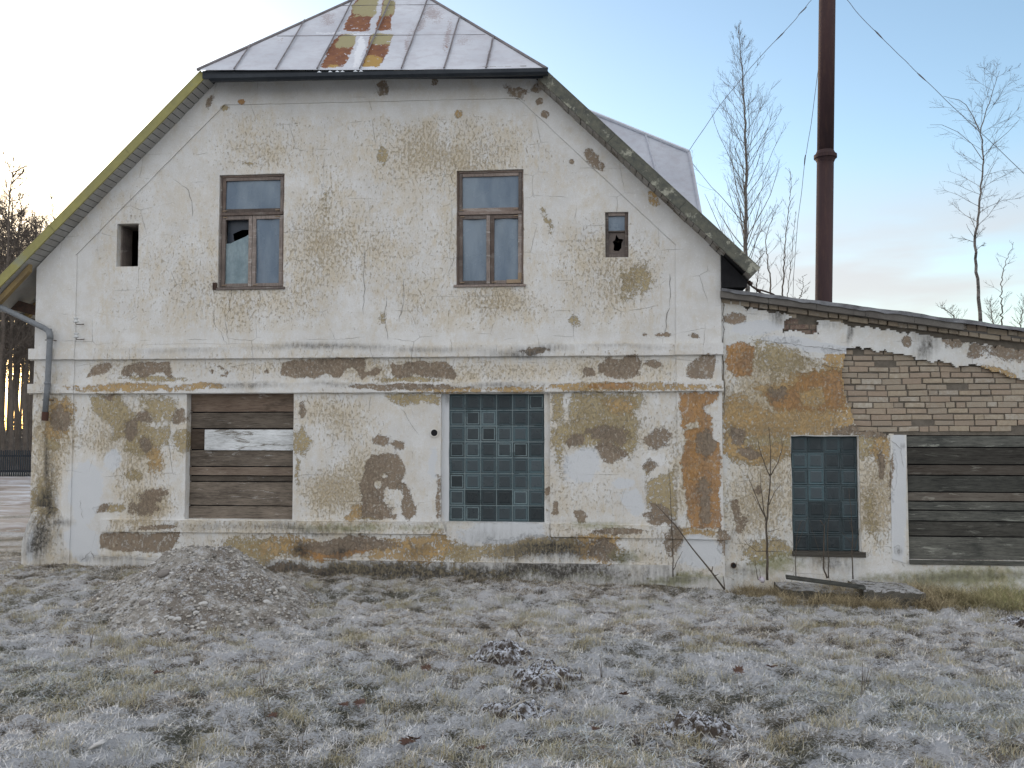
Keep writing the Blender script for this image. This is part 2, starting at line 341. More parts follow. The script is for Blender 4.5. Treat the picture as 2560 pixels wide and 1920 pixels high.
M['gjoint2'] = mat_simple('dark_teal_joint', (.05, .085, .095), (.10, .125, .13), 9, c3=(.03, .05, .055), bump=.4)
M['gjoint'] = mat_simple('teal_mortar_joint', (.17, .235, .25), (.22, .265, .27), 9, c3=(.075, .11, .115), bump=.4)  # teal cast of the joints stands for light coming through
def mat_pane(name, a, b, rough=.12):
    t = NT(name); c = t.mix(t.rng(t.noise(1.3, 5, .6, vec=t.map((2.2, 1, .6))), .40, .58), a, b)  # broad paler areas stand in for reflections, mixed into the glass colour
    c = t.mix(t.rng(t.noise(60, 4, .6), .55, .8, 0, .25), c, (.2, .22, .24)); t.bump(t.noise(3, 2), .12, .01)
    return t.fin(c, t.rng(t.noise(3.5, 5), .3, .7, rough, rough+.25), .55)
M['pane'] = mat_pane('dusty_window_glass', (.085, .13, .185), (.16, .21, .26))
M['plastic'] = mat_simple('crumpled_plastic_sheet', (.15, .22, .25), (.27, .35, .38), 5, rough=.35, spec=.5, bump=.9, stretch=(1, 1, .6), dist=.02)
def mat_roofmetal():
    t = NT('frosted_rusty_sheet_metal'); br, oc, ol, di = t.attr4('m1'); de, sm, og, gr = t.attr4('m2')
    nm = t.noise(9, 8, .65); nf = t.noise(42, 6, .7); st = t.noise(5, 7, .7, vec=t.map((1, .4, 2.2)))
    c = t.mix(t.rng(t.noise(1.3, 4), .35, .65), (.47, .49, .54), (.56, .585, .635)); c = t.mix(t.rng(st, .45, .72, 0, .7), c, (.40, .385, .42))
    c = t.mix(t.m('MULTIPLY', t.rng(t.m('ADD', nf, t.m('MULTIPLY', di, .3)), .69, .80), .5), c, (.22, .14, .12))
    def k(p): return t.m('MULTIPLY', t.rng(p, .02, .2), t.rng(t.m('ADD', t.m('ADD', p, t.m('MULTIPLY', t.m('SUBTRACT', nm, .5), 1.2)), t.m('MULTIPLY', t.m('SUBTRACT', nf, .5), .9)), .46, .56))
    sp = t.rng(t.noise(17, 6, .6), .64, .67, 1, 0)
    c = t.mix(t.m('MULTIPLY', k(br), sp), c, t.mix(t.rng(nm, .35, .65), (.15, .06, .034), (.235, .10, .042)))
    c = t.mix(t.m('MULTIPLY', k(ol), sp), c, (.30, .27, .15)); c = t.mix(t.m('MULTIPLY', k(oc), sp), c, (.36, .23, .07))
    c = t.mix(k(sm), c, (.66, .68, .72))
    t.bump(t.m('ADD', nm, t.noise(1.1, 3)), .35, .02)
    return t.fin(c, .7, .3)
M['metal'] = mat_roofmetal()
def mat_chim():
    t = NT('rusty_steel_chimney'); n = t.noise(3, 7, .65, vec=t.map((1, 1, .25)))
    c = t.mix(t.rng(n, .35, .65), (.050, .026, .026), (.036, .021, .022)); c = t.mix(t.rng(t.noise(14, 7, .75, vec=t.map((1, 1, .15))), .5, .68, 0, .6), c, (.075, .042, .033))
    t.bump(t.noise(20, 5), .3, .005)
    return t.fin(c, .75, .25)
M['chim'] = mat_chim()
M['wire'] = mat_simple('grey_wire', (.10, .10, .11), (.14, .14, .15), 9, bump=0)
M['birch'] = mat_simple('birch_bark', (.22, .21, .20), (.07, .06, .055), 5, stretch=(1, 1, 2.5), c3=(.03, .028, .025))
M['twig'] = mat_simple('dark_twigs', (.10, .085, .072), (.15, .125, .105), 6, bump=0)
M['forest'] = mat_simple('woodland_bark', (.11, .093, .08), (.17, .143, .12), 3, bump=0)
M['sapling'] = mat_simple('sapling_bark', (.075, .062, .05), (.12, .10, .08), 20)
# ---------------------------------------------------------------- wall sheets
def brk(vals, step):
    vals = sorted(set(round(v, 4) for v in vals)); out = []
    for a, b in zip(vals[:-1], vals[1:]):
        n = max(1, int(math.ceil((b-a)/step))); out += [a+(b-a)*i/n for i in range(n)]
    return out+[vals[-1]]
def sheet_bm(x0, x1, z0, z1, y, step, holes=(), clips=(), depth=.05, jit=.004, cellfn=None, extra_x=(), extra_z=()):
    xs = brk([x0, x1]+[h[0] for h in holes]+[h[1] for h in holes]+list(extra_x), step)
    zs = brk([z0, z1]+[h[2] for h in holes]+[h[3] for h in holes]+list(extra_z), step)
    bm = bmesh.new(); V = {}
    def v(i, j):
        if (i, j) not in V: V[i, j] = bm.verts.new((xs[i], y, zs[j]))
        return V[i, j]
    for i in range(len(xs)-1):
        for j in range(len(zs)-1):
            cx = (xs[i]+xs[i+1])/2; cz = (zs[j]+zs[j+1])/2
            if any(h[0] < cx < h[1] and h[2] < cz < h[3] for h in holes): continue
            if cellfn and not cellfn(cx, cz): continue
            bm.faces.new((v(i, j), v(i+1, j), v(i+1, j+1), v(i, j+1)))
    for (ax, az), (bx, bz) in clips:      # keep what lies to the left of a->b
        nx, nz = (bz-az), -(bx-ax)
        g = bm.verts[:]+bm.edges[:]+bm.faces[:]
        bmesh.ops.bisect_plane(bm, geom=g, plane_co=(ax, y, az), plane_no=(nx, 0, nz), clear_outer=True)
    if depth:
        be = [e for e in bm.edges if e.is_boundary]
        r = bmesh.ops.extrude_edge_only(bm, edges=be); nv = [g for g in r['geom'] if isinstance(g, bmesh.types.BMVert)]
        for q in nv: q.co.y += depth
    if jit:
        co = np.array([q.co[:] for q in bm.verts])
        a = fbm(co[:, 0]+2, co[:, 2]+5, 1.1, 3, 5)-.5; b = fbm(co[:, 0]+7, co[:, 2]+1, 4.1, 3, 5)-.5; c = fbm(co[:, 0]+3, co[:, 2]+8, 2.1, 4, 2.2)-.5
        for q, i, j, k in zip(bm.verts, a, b, c): q.co.x += i*jit*4; q.co.z += j*jit*4; q.co.y += k*jit*4
    bmesh.ops.recalc_face_normals(bm, faces=bm.faces)
    return bm
def finish(bm, name, mats, parent, blobs, flat=0.0, base_dens=.42, loc=None, **k):
    me = bpy.data.meshes.new(name); bm.to_mesh(me); bm.free(); paint(me, blobs, flat, base_dens=base_dens, **k)
    return link(name, me, mats, parent, loc=loc)
def quad_sheet(px_pts, y, step, name, parent, blobs, depth=.03, mats=None, jit=.003, **k):
    pts = [P(a, b, y) for a, b in px_pts]; w = [(p[0], p[2]) for p in pts]
    ar = sum(w[i][0]*w[(i+1) % len(w)][1]-w[(i+1) % len(w)][0]*w[i][1] for i in range(len(w)))
    if ar < 0: w = w[::-1]
    xs = [q[0] for q in w]; zs = [q[1] for q in w]
    return sheet_bm(min(xs)-.01, max(xs)+.01, min(zs)-.01, max(zs)+.01, y, step, clips=[(w[i], w[(i+1) % len(w)]) for i in range(len(w))], depth=depth, jit=jit)
def join_bm(bms):
    out = bmesh.new()
    for b in bms:
        me = bpy.data.meshes.new('t'); b.to_mesh(me); b.free(); out.from_mesh(me); bpy.data.meshes.remove(me)
    return out
# wear on the house front: (layer, x, y, rx, ry[, angle, amount]) in photo positions
B = [
 # frieze between the two string courses
 *[('brown', 'poly', ZP(4, L), 9) for L in ([(560, 730), (620, 710), (680, 705), (680, 740), (640, 770), (560, 785), (530, 790)], [(750, 730), (880, 700), (1050, 700), (1070, 795), (1000, 765), (940, 780), (880, 805), (845, 790), (825, 740), (805, 800), (750, 790)], [(1270, 745), (1315, 750), (1300, 772), (1280, 770)], [(1335, 728), (1380, 735), (1405, 770), (1390, 795), (1360, 790), (1385, 765), (1370, 748)], [(1620, 740), (1650, 742), (1640, 775), (1622, 770)], [(1740, 700), (1880, 690), (2212, 680), (2212, 795), (2180, 750), (2150, 735), (2110, 755), (2080, 795), (1990, 775), (1940, 805), (1880, 800), (1780, 790), (1730, 780)])],
 *[('brown', 'poly', ZP(5, L), 9) for L in ([(0, 680), (200, 680), (190, 800), (170, 810), (150, 760), (110, 730), (60, 760), (40, 800), (0, 800)], [(200, 770), (250, 735), (300, 740), (290, 765), (240, 790)], [(350, 690), (400, 720), (480, 700), (560, 690), (620, 700), (700, 690), (740, 720), (770, 780), (740, 800), (660, 790), (560, 790), (520, 770), (480, 790), (420, 800), (370, 770)], [(1545, 740), (1600, 730), (1605, 790), (1535, 790)], [(1690, 665), (1725, 690), (1800, 690), (1810, 662), (1880, 662), (1900, 700), (1880, 770), (1840, 805), (1740, 805), (1640, 770), (1630, 720), (1680, 700)], [(1900, 700), (1990, 680), (2040, 720), (1980, 735), (1940, 720)], [(1870, 765), (1900, 765), (1900, 785), (1875, 780)], [(840, 790), (880, 770), (870, 790)])],
 ('brown', 'poly', ZP(6, [(150, 700), (250, 660), (310, 665), (300, 730), (290, 800), (200, 800), (120, 795), (130, 750)]), 10),
 ('olive', 330, 818, 70, 6), ('olive', 880, 818, 70, 6),
 ('dens', 800, 795, 700, 30, 0, .6),
 # upper course grime, lower course ochre
 ('dirt', 700, 750, 190, 9, 0, 1.0), ('dirt', 390, 757, 150, 7, 0, .55), ('dirt', 1140, 755, 110, 13, 0, 1.1), ('dirt', 920, 755, 120, 8, 0, .8), ('dirt', 1350, 748, 150, 6, 0, .55), ('brown', 1155, 757, 30, 7),
 ('ochre', 275, 838, 120, 9), ('ochre', 430, 836, 60, 7), ('brown', 870, 834, 130, 7), ('ochre', 960, 838, 80, 8), ('ochre', 1120, 840, 60, 6), ('ochre', 1340, 835, 190, 9), ('orange', 1330, 834, 60, 7),
 ('dirt', 530, 833, 100, 9, 0, .95), ('dirt', 330, 832, 90, 4, 0, .5), ('dirt', 1080, 830, 110, 8, 0, .9), ('dirt', 710, 830, 70, 7, 0, .7),
 # ground floor, left bay
 ('olive', 'poly', ZP(4, [(560, 900), (740, 905), (760, 960), (830, 1020), (880, 1060), (960, 1110), (1050, 1090), (1040, 1180), (900, 1240), (860, 1280), (760, 1250), (770, 1170), (680, 1185), (700, 1120), (620, 1060), (570, 1000)]), 18), ('olive', 'poly', ZP(4, [(850, 910), (1080, 930), (1090, 1050), (900, 1060)]), 30), ('brown', 'poly', ZP(4, [(635, 903), (705, 903), (690, 940), (650, 932)]), 8), ('brown', 'poly', ZP(4, [(760, 1060), (840, 1050), (835, 1130), (800, 1190), (765, 1160)]), 12), ('brown', 'poly', ZP(4, [(580, 1590), (650, 1560), (680, 1580), (650, 1615), (600, 1620)]), 8),
 ('brown', 310, 900, 18, 12), ('olive', 320, 945, 45, 28), ('brown', 307, 953, 15, 16), ('ochre', 330, 985, 28, 18, 60),
 ('brown', 385, 900, 18, 24, 0, .8), ('olive', 400, 950, 25, 25), ('olive', 290, 1025, 20, 12), ('olive', 250, 1095, 22, 10), ('brown', 310, 1090, 42, 20, 0, .8), ('-brown', 298, 1062, 18, 12), ('brown', 330, 1065, 30, 16), ('dens', 270, 960, 120, 110, 0, .9), ('dens', 330, 1090, 60, 40, 0, 1.1),
 ('smooth', 185, 1060, 40, 70), ('smooth', 185, 1165, 38, 42), ('smooth', 245, 1000, 22, 30, 0, .9), ('-dens', 185, 1080, 60, 110),
 # middle bay
 *[('brown', 'poly', ZP(5, L), 12) for L in ([(270, 1150), (300, 1140), (350, 1165), (350, 1200), (300, 1205), (255, 1190)], [(345, 1185), (440, 1195), (442, 1225), (420, 1250), (350, 1205)], [(250, 1270), (330, 1260), (400, 1270), (430, 1330), (455, 1370), (440, 1440), (480, 1490), (495, 1550), (490, 1659), (440, 1659), (430, 1600), (440, 1530), (430, 1490), (340, 1470), (315, 1500), (310, 1560), (350, 1600), (400, 1659), (180, 1659), (170, 1600), (175, 1500), (170, 1450), (200, 1400), (200, 1330)], [(655, 1400), (671, 1400), (669, 1659), (640, 1659), (645, 1520)])],
 *[('brown', 'poly', ZP(8, L), 11) for L in ([(180, 0), (300, 0), (350, 60), (382, 60), (330, 125), (290, 80), (240, 60), (180, 110), (200, 60)], [(430, 0), (490, 0), (522, 80), (470, 138), (425, 100)], [(640, 0), (668, 0), (665, 80), (645, 70)], [(1490, 100), (1520, 80), (1560, 110), (1555, 150), (1520, 155)], [(1360, 80), (1395, 70), (1390, 115), (1355, 100)])],
 ('-brown', 820, 1047, 9, 9), ('-brown', 833, 1028, 6, 5), ('ochre', 'poly', ZP(8, [(120, 60), (200, 20), (190, 120), (60, 140)]), 12),
 ('olive', 866, 1050, 11, 6), ('olive', 800, 1115, 26, 10),
 ('olive', 'poly', ZP(5, [(330, 895), (660, 890), (660, 965), (560, 950), (460, 975), (400, 960), (340, 920)]), 14),
  ('brown', 655, 890, 6, 17), ('olive', 655, 955, 17, 26), ('olive', 645, 1020, 8, 50, 0, .7),
 ('dens', 780, 1020, 90, 110, 0, .7), ('dens', 700, 900, 110, 60, 0, .6), ('smooth', 935, 1000, 12, 60, 0, .7), ('dens', 690, 1060, 60, 60, 0, .8),
 # right bay
 ('olive', 'poly', ZP(5, [(1500, 900), (1660, 890), (1900, 895), (1920, 950), (1870, 980), (1850, 1020), (1880, 1080), (1860, 1200), (1840, 1280), (1780, 1240), (1600, 1230), (1530, 1250), (1420, 1200), (1350, 1230), (1345, 1120), (1430, 1100), (1500, 1080), (1540, 1040), (1500, 990)]), 24),
 ('ochre', 'poly', ZP(5, [(1660, 930), (1850, 930), (1840, 1010), (1700, 1000)]), 30), ('olive', 'poly', ZP(5, [(1345, 890), (1420, 900), (1400, 1060), (1350, 1080)]), 14), ('olive', 'poly', ZP(5, [(1940, 1430), (2060, 1400), (2110, 1340), (2120, 1659), (1980, 1659), (1930, 1560)]), 18), ('brown', 'poly', ZP(8, [(1950, 20), (2040, 40), (2100, 130), (2090, 170), (2020, 140), (1960, 80)]), 14),
 ('brown', 1308, 940, 50, 24, 0, .9), ('brown', 1312, 980, 36, 17), ('brown', 1240, 955, 15, 14), ('olive', 1225, 930, 30, 14), ('olive', 1350, 950, 25, 35),
 ('brown', 1418, 942, 27, 22), ('brown', 1412, 1008, 22, 22, 0, .75), ('olive', 1408, 1020, 15, 30, 0, .7), ('olive', 1435, 1085, 38, 40, 0, .8), ('brown', 1425, 1110, 25, 22), ('brown', 1255, 1112, 14, 12), ('brown', 1200, 1095, 6, 10), ('brown', 1410, 1110, 20, 8),
 ('olive', 1260, 900, 40, 60), ('olive', 1210, 960, 16, 70, 0, .7), ('dens', 1300, 930, 150, 80, 0, .8), ('dens', 1300, 1060, 130, 60, 0, .35), ('smooth', 1250, 1010, 40, 35, 0, .9), ('smooth', 1370, 1080, 30, 35, 0, .8), ('smooth', 1350, 1040, 26, 16, 0, .9),
 # right pilaster, orange wash
 ('orange', 'poly', ZP(6, [(90, 882), (335, 885), (320, 950), (240, 980), (290, 1050), (300, 1180), (335, 1200), (352, 1300), (352, 1720), (160, 1720), (150, 1560), (130, 1440), (105, 1300), (120, 1180), (90, 1060), (95, 960)]), 16), ('-orange', 'poly', ZP(6, [(120, 1080), (200, 1060), (210, 1110), (130, 1110)]), 10), ('brown', 1520, 960, 22, 30), ('brown', 1528, 1085, 20, 60, 0, .8),
 ('dens', 1500, 1000, 60, 160, 0, 1),
 # left pilaster
 ('ochre', 130, 890, 36, 36), ('brown', 138, 900, 22, 28), ('ochre', 125, 925, 34, 22), ('olive', 118, 955, 20, 18), ('-ochre', 90, 880, 14, 60), ('dirt', 100, 1000, 8, 75, 0, 1.3), ('dirt', 112, 1020, 6, 60, 0, .9), ('dirt', 98, 1090, 22, 60, 8, 1.4), ('dirt', 88, 1165, 34, 60, 0, 1.6), ('dirt', 125, 1130, 40, 12, 0, 1.2),
 ('olive', 90, 1080, 30, 60, 0, .8), ('dens', 110, 1000, 60, 200, 0, 1),
 # plinth
 ('brown', 'poly', ZP(7, [(630, 208), (1110, 212), (1070, 280), (1050, 335), (880, 322), (740, 328), (630, 300)]), 9),
 ('brown', 345, 1138, 40, 5), ('ochre', 690, 1180, 130, 26), ('orange', 730, 1185, 90, 18), ('brown', 760, 1172, 110, 18), ('ochre', 880, 1185, 100, 30), ('olive', 560, 1185, 90, 25), ('dirt', 648, 1188, 30, 26, 0, 1.3), ('dirt', 735, 1192, 34, 26, 0, 1.25), ('dirt', 900, 1190, 40, 22, 0, .7), ('olive', 980, 1190, 80, 20),
 ('dirt', 1180, 1192, 130, 30, 0, 1.4), ('olive', 1150, 1185, 150, 20), ('ochre', 1290, 1185, 60, 32), ('brown', 1300, 1190, 36, 22), ('brown', 1455, 1168, 14, 34), ('dirt', 1350, 1200, 60, 16, 0, .8), ('green', 1350, 1200, 60, 14, 0, .8), ('smooth', 1080, 1150, 90, 26), ('dirt', 1050, 1160, 80, 30, 0, .55), ('smooth', 1510, 1195, 42, 38),
 ('dirt', 620, 1137, 160, 14, 0, .95), ('dirt', 480, 1135, 120, 12, 0, .7), ('green', 750, 1138, 160, 12, 0, .75), ('green', 900, 1138, 80, 10, 0, .6), ('green', 1290, 1135, 90, 12, 0, .7), ('brown', 1330, 1148, 60, 8), ('ochre', 1500, 1150, 60, 8), ('dirt', 1100, 1128, 460, 5, 0, .5),
 ('brown', 1560, 1170, 16, 30), ('green', 1460, 1254, 110, 14, 0, .9), ('dirt', 1450, 1252, 120, 12, 0, .9), ('dirt', 250, 1205, 130, 10, 0, .9),
 # gable field
 ('brown', 822, 194, 13, 15), ('-brown', 814, 195, 7, 6), ('brown', 1115, 195, 27, 13), ('-brown', 1112, 184, 9, 8), ('brown', 1160, 187, 12, 9), ('brown', 1168, 217, 9, 8), ('brown', 1181, 246, 9, 9), ('brown', 455, 222, 7, 14, 30), ('orange', 524, 217, 7, 6), ('brown', 942, 181, 7, 9), ('brown', 1280, 343, 12, 26, -35), ('brown', 1297, 360, 8, 14, -30), ('ochre', 1410, 430, 10, 16, -20), ('olive', 488, 233, 10, 6),
 ('brown', 1233, 351, 5, 6), ('olive', 826, 335, 12, 22), ('ochre', 990, 248, 8, 10),
 ('dens', 560, 320, 130, 60, 0, .45), ('dens', 1000, 340, 190, 80, 0, .5), ('dens', 850, 560, 500, 160, 0, .15), ('dens', 700, 480, 60, 160, 0, .35), ('dens', 850, 450, 140, 200, 0, .25), ('olive', 700, 440, 16, 50, 0, .6), ('olive', 1180, 480, 14, 30, 0, .65), 
 ('olive', 1050, 382, 60, 10, 0, .6), ('olive', 530, 352, 40, 9, 0, .55), ('olive', 1375, 600, 45, 42, 0, .66), ('olive', 1350, 625, 25, 25, 0, .7), ('olive', 1230, 690, 18, 20, 0, .68), ('dens', 1100, 660, 120, 50, 0, .6), ('dens', 1330, 580, 120, 120, 0, .7), ('dens', 300, 560, 90, 120, 0, .25), ('dens', 500, 650, 200, 60, 0, .3),
 ('brown', 1430, 722, 14, 4), ('brown', 1392, 722, 6, 3), ('brown', 1500, 725, 12, 6), ('brown', 640, 268, 3, 4), ('olive', 820, 690, 14, 14, 0, .7),
 ('-dens', 840, 210, 380, 40), ('-dens', 400, 250, 200, 40, -45), ('-dens', 130, 600, 70, 130), ('-dens', 1300, 350, 220, 40, 43), ('-dens', 1500, 620, 60, 100), ('-dens', 800, 730, 680, 12, 0, .8),
]
# ---------------------------------------------------------------- the house
XL = X(86, 950); XR = X(1804, 950)
house = thing('plaster_house', 'large abandoned whitewashed house with peeling plaster, half hipped rusty metal roof and boarded windows', 'house', (XL, 0, -.1))
GW = {k: v for k, v in zip(['x', 'y'], [0, 0])}
def gz_wall(x):     # ground level along the front
    return float(np.interp(x, [X(60, 1400), X(1000, 1440), X(1300, 1450), X(1812, 1470), X(2560, 1500)], [Z(60, 1402), Z(1000, 1440), Z(1300, 1450), Z(1812, 1470), Z(2560, 1500)]))
OPEN = {'boards': (X(465, 1100), X(733, 1100), Z(600, 1299), Z(600, 984)), 'blocks': (X(1102, 1100), X(1375, 1100), Z(1240, 1306), Z(1240, 984)),
 'win1': (X(546, 600), X(709, 600), Z(620, 720), Z(620, 436)), 'win2': (X(1141, 600), X(1309, 600), Z(1225, 713), Z(1225, 425)),
 'hole': (X(292, 610), X(346, 610), Z(320, 666), Z(320, 559)), 'small': (X(1513, 590), X(1571, 590), Z(1540, 643), Z(1540, 530))}
ZB = -.6
wl = lambda a, y=0.0: (X(*a, y), Z(*a, y))
cl = [((wl((537, 208), 0)), (wl((90, 673), 0))), (wl((1345, 182), 0), wl((500, 204), 0)), (wl((1800, 640), 0), wl((1318, 192), 0))]
bm = sheet_bm(XL, XR, ZB, Z(900, 150), 0, .03, holes=list(OPEN.values()), clips=cl, depth=.34, jit=.003)
# round vent hole
vx, vz = X(1086, 1082), Z(1086, 1082)
o = finish(bm, 'wall', [M['plaster'], M['crack'], M['dark']], house, B, base_dens=.48)
front = o
def ribbon(pts, w, y, jag=6, n=5):
    """dark jagged crack along photo points"""
    m = []; path = []
    for (a, b), (c, d) in zip(pts[:-1], pts[1:]):
        for i in range(n): path.append((a+(c-a)*i/n+random.uniform(-jag, jag), b+(d-b)*i/n+random.uniform(-jag, jag)*.6))
    path.append(pts[-1]); vs = []; fs = []
    for i, (a, b) in enumerate(path):
        p = P(a, b, y); q = path[min(i+1, len(path)-1)]; r = path[max(i-1, 0)]; t = np.array([q[0]-r[0], -(q[1]-r[1])]); t = t/(np.linalg.norm(t)+1e-6); nx, nz = -t[1], t[0]
        ww = w*random.uniform(.3, 1.2)*(.25 if i in (0, len(path)-1) else 1)
        vs += [(p[0]+nx*ww, y, p[2]+nz*ww), (p[0]-nx*ww, y, p[2]-nz*ww)]
    for i in range(len(path)-1): fs.append((2*i, 2*i+1, 2*i+3, 2*i+2))
    return vs, fs
def o2(l): return [(a*OV, b*OV) for a, b in l]
ck = MB()
for pts, w in [([(835, 640), (833, 690), (838, 735)], .0035), ([(874, 600), (872, 650), (862, 690)], .003), ([(500, 615), (496, 665), (488, 690), (495, 745)], .003), ([(463, 660), (460, 695), (480, 720), (490, 745)], .003), ([(560, 625), (562, 660)], .002),
               ([(372, 385), (410, 412), (415, 470)], .003), ([(1446, 590), (1447, 650), (1436, 720)], .004), ([(865, 880), (905, 940)], .002), ([(786, 520), (788, 610), (785, 680)], .003), ([(700, 340), (694, 440)], .002), ([(976, 420), (972, 560)], .002), ([(1240, 640), (1241, 740)], .002), ([(170, 1080), (180, 1120)], .002),
               ([(1510, 1090), (1512, 1130), (1530, 1150)], .003), ([(175, 1215), (195, 1190), (205, 1205)], .004), ([(300, 745), (480, 742), (620, 746)], .0016), ([(930, 640), (1100, 640)], .0014), ([(1190, 520), (1400, 520)], .0014), ([(620, 500), (860, 500)], .0012)]:
    v, f = ribbon(o2(pts), w*.8, -.0055, 3); ck = MB(); ck.add(v, f); ck.build('crack', M['crack'], house, recalc=False)
vent = MB(); a = [2*math.pi*i/20 for i in range(20)]; r = .042
vs = []
for k, (yy, rr) in enumerate([(-.012, r*1.35), (-.014, r), (.12, r*.95)]): vs += [(vx+math.cos(t)*rr, yy, vz+math.sin(t)*rr) for t in a]
vent.add(vs, [(k*20+i, k*20+(i+1) % 20, (k+1)*20+(i+1) % 20, (k+1)*20+i) for k in (0,) for i in range(20)], 0)
vent.add([(vx+math.cos(t)*r*1.02, -.0135, vz+math.sin(t)*r*1.02) for t in a], [tuple(range(20))], 1)
me = vent.build('vent_hole', [M['plaster'], M['dark']], house); paint(me.data, [], 0)
# raised border: pilasters and gable band
qs = [[(119, 640), (538, 204), (561, 262), (186, 640)], [(538, 204), (1340, 187), (1296, 245), (561, 262)], [(1340, 187), (1775, 612), (1690, 612), (1296, 245)]]
bms = [quad_sheet(q, -.016, .03, '', None, B, depth=.016) for q in qs]
xl2, xr2 = X(186, 950), X(1691, 950)
bms.append(sheet_bm(XL-.001, xl2, ZB, Z(186, 639), -.0165, .03, depth=.03, jit=.003, clips=[(wl((537, 208)), wl((90, 673)))])); bms.append(sheet_bm(xr2, XR+.001, ZB, Z(1691, 611), -.0165, .03, depth=.03, jit=.003, clips=[(wl((1800, 640)), wl((1318, 192)))]))
finish(join_bm(bms), 'border_band', M['plaster'], house, B)
# string courses with returns
def course(name, x0, x1, ytop, ybot, yd, proud, bl=B, step=.028, extra=0.0):
    z1 = Z(950, ytop); z0 = Z(950, ybot)
    return sheet_bm(x0, x1, z0, z1, -proud, step, depth=proud, jit=.0025)
for nm, yt, yb in (('upper_string_course', 865, 893.5), ('lower_string_course', 956, 981)):
    b1 = course(nm, XL-.05, XR+.012, yt, yb, 0, .045)
    b2 = course(nm, XL-.056, xl2+.02, yt+.5, yb-.5, 0, .062); b3 = course(nm, xr2-.02, XR+.015, yt+.5, yb-.5, 0, .062)
    side = sheet_bm(XL-.05, XR+.012, Z(950, yb+1.5), Z(950, yb), -.030, .05, depth=.03, jit=0)
    finish(join_bm([b1, b2, b3, side]), nm, M['plaster'], house, B)
# plinth: body slightly proud, ledge, footing
pb = [sheet_bm(X(250, 1350), X(1117, 1350), ZB, Z(700, 1332), -.022, .03, depth=.022), sheet_bm(X(1117, 1350), X(1375, 1350), ZB, Z(1240, 1307), -.030, .03, depth=.03), sheet_bm(X(1375, 1350), XR+.012, ZB, Z(1600, 1345), -.024, .03, depth=.03)]
finish(join_bm(pb), 'plinth', M['plaster'], house, B, base_dens=.6)
lb = [quad_sheet([(250, 1300), (1105, 1306), (1117, 1336), (250, 1329)], -.05, .028, '', None, B, depth=.05), quad_sheet([(1376, 1310), (1826, 1321), (1826, 1350), (1376, 1342)], -.05, .028, '', None, B, depth=.05)]
finish(join_bm(lb), 'plinth_ledge', M['plaster'], house, B, base_dens=.7)
ft = [quad_sheet([(600, 1398), (1690, 1414), (1690, 1560), (600, 1560)], -.07, .035, '', None, B, depth=.07, jit=.006), quad_sheet([(250, 1392), (640, 1396), (640, 1530), (250, 1530)], -.045, .035, '', None, B, depth=.045, jit=.006), quad_sheet([(1680, 1440), (1830, 1446), (1830, 1560), (1680, 1560)], -.05, .035, '', None, B, depth=.05, jit=.01)]
FB = B+[('dirt', 900, 1238, 800, 45, 0, 1.35), ('dirt', 1180, 1230, 240, 30, 0, 1.6), ('olive', 700, 1235, 600, 26, 0, .75), ('brown', 560, 1232, 160, 16), ('green', 700, 1255, 700, 10, 0, .6), ('green', 1200, 1245, 240, 14, 0, .6), ('-dens', 1000, 1240, 800, 30)]
finish(join_bm(ft), 'footing', M['plaster'], house, FB)
# bulging stained corner buttress
bt = bmesh.new(); gx, gzn = 22, 26; x0, x1 = X(58, 1350, -.1), X(152, 1350, -.1); zb, zt = ZB, Z(90, 1268, -.05)
grid = []
for j in range(gzn+1):
    t = j/gzn; z = zb+(zt-zb)*t; h = (z+.05)/(zt+.05); h = min(max(h, 0), 1); bulge = (1-h**3)*.14+.02; row = []
    for i in range(gx+1):
        s = i/gx; xx = x0+(x1-x0)*s+(.10*h**2.5 if s < .5 else 0)*(1-2*s); yy = -.005-bulge*math.sin(math.pi*min(s*.72+.28, 1))**.7
        n = float(fbm(xx*3, z*3, 1.3, 4))-.5; row.append(bt.verts.new((xx, yy+n*.05, z+n*.03)))
    grid.append(row)
for j in range(gzn):
    for i in range(gx): bt.faces.new((grid[j][i], grid[j][i+1], grid[j+1][i+1], grid[j+1][i]))
be = [e for e in bt.edges if e.is_boundary]; r_ = bmesh.ops.extrude_edge_only(bt, edges=be)
for q in r_['geom']:
    if isinstance(q, bmesh.types.BMVert): q.co.y = .02
bmesh.ops.recalc_face_normals(bt, faces=bt.faces)
ob = finish(bt, 'corner_buttress', M['plaster'], house, B+[('dirt', 90, 1150, 45, 55, 0, 1.3), ('smooth', 72, 1180, 10, 40, 0, .8)], flat=-.1)
ob.data.polygons.foreach_set('use_smooth', [True]*len(ob.data.polygons))
gb = MB(); gb.box(XL+.31, XR-.31, .36, 8.89, Z(900, 900), Z(900, 880)); gb.build('attic_floor', M['wood'], house)
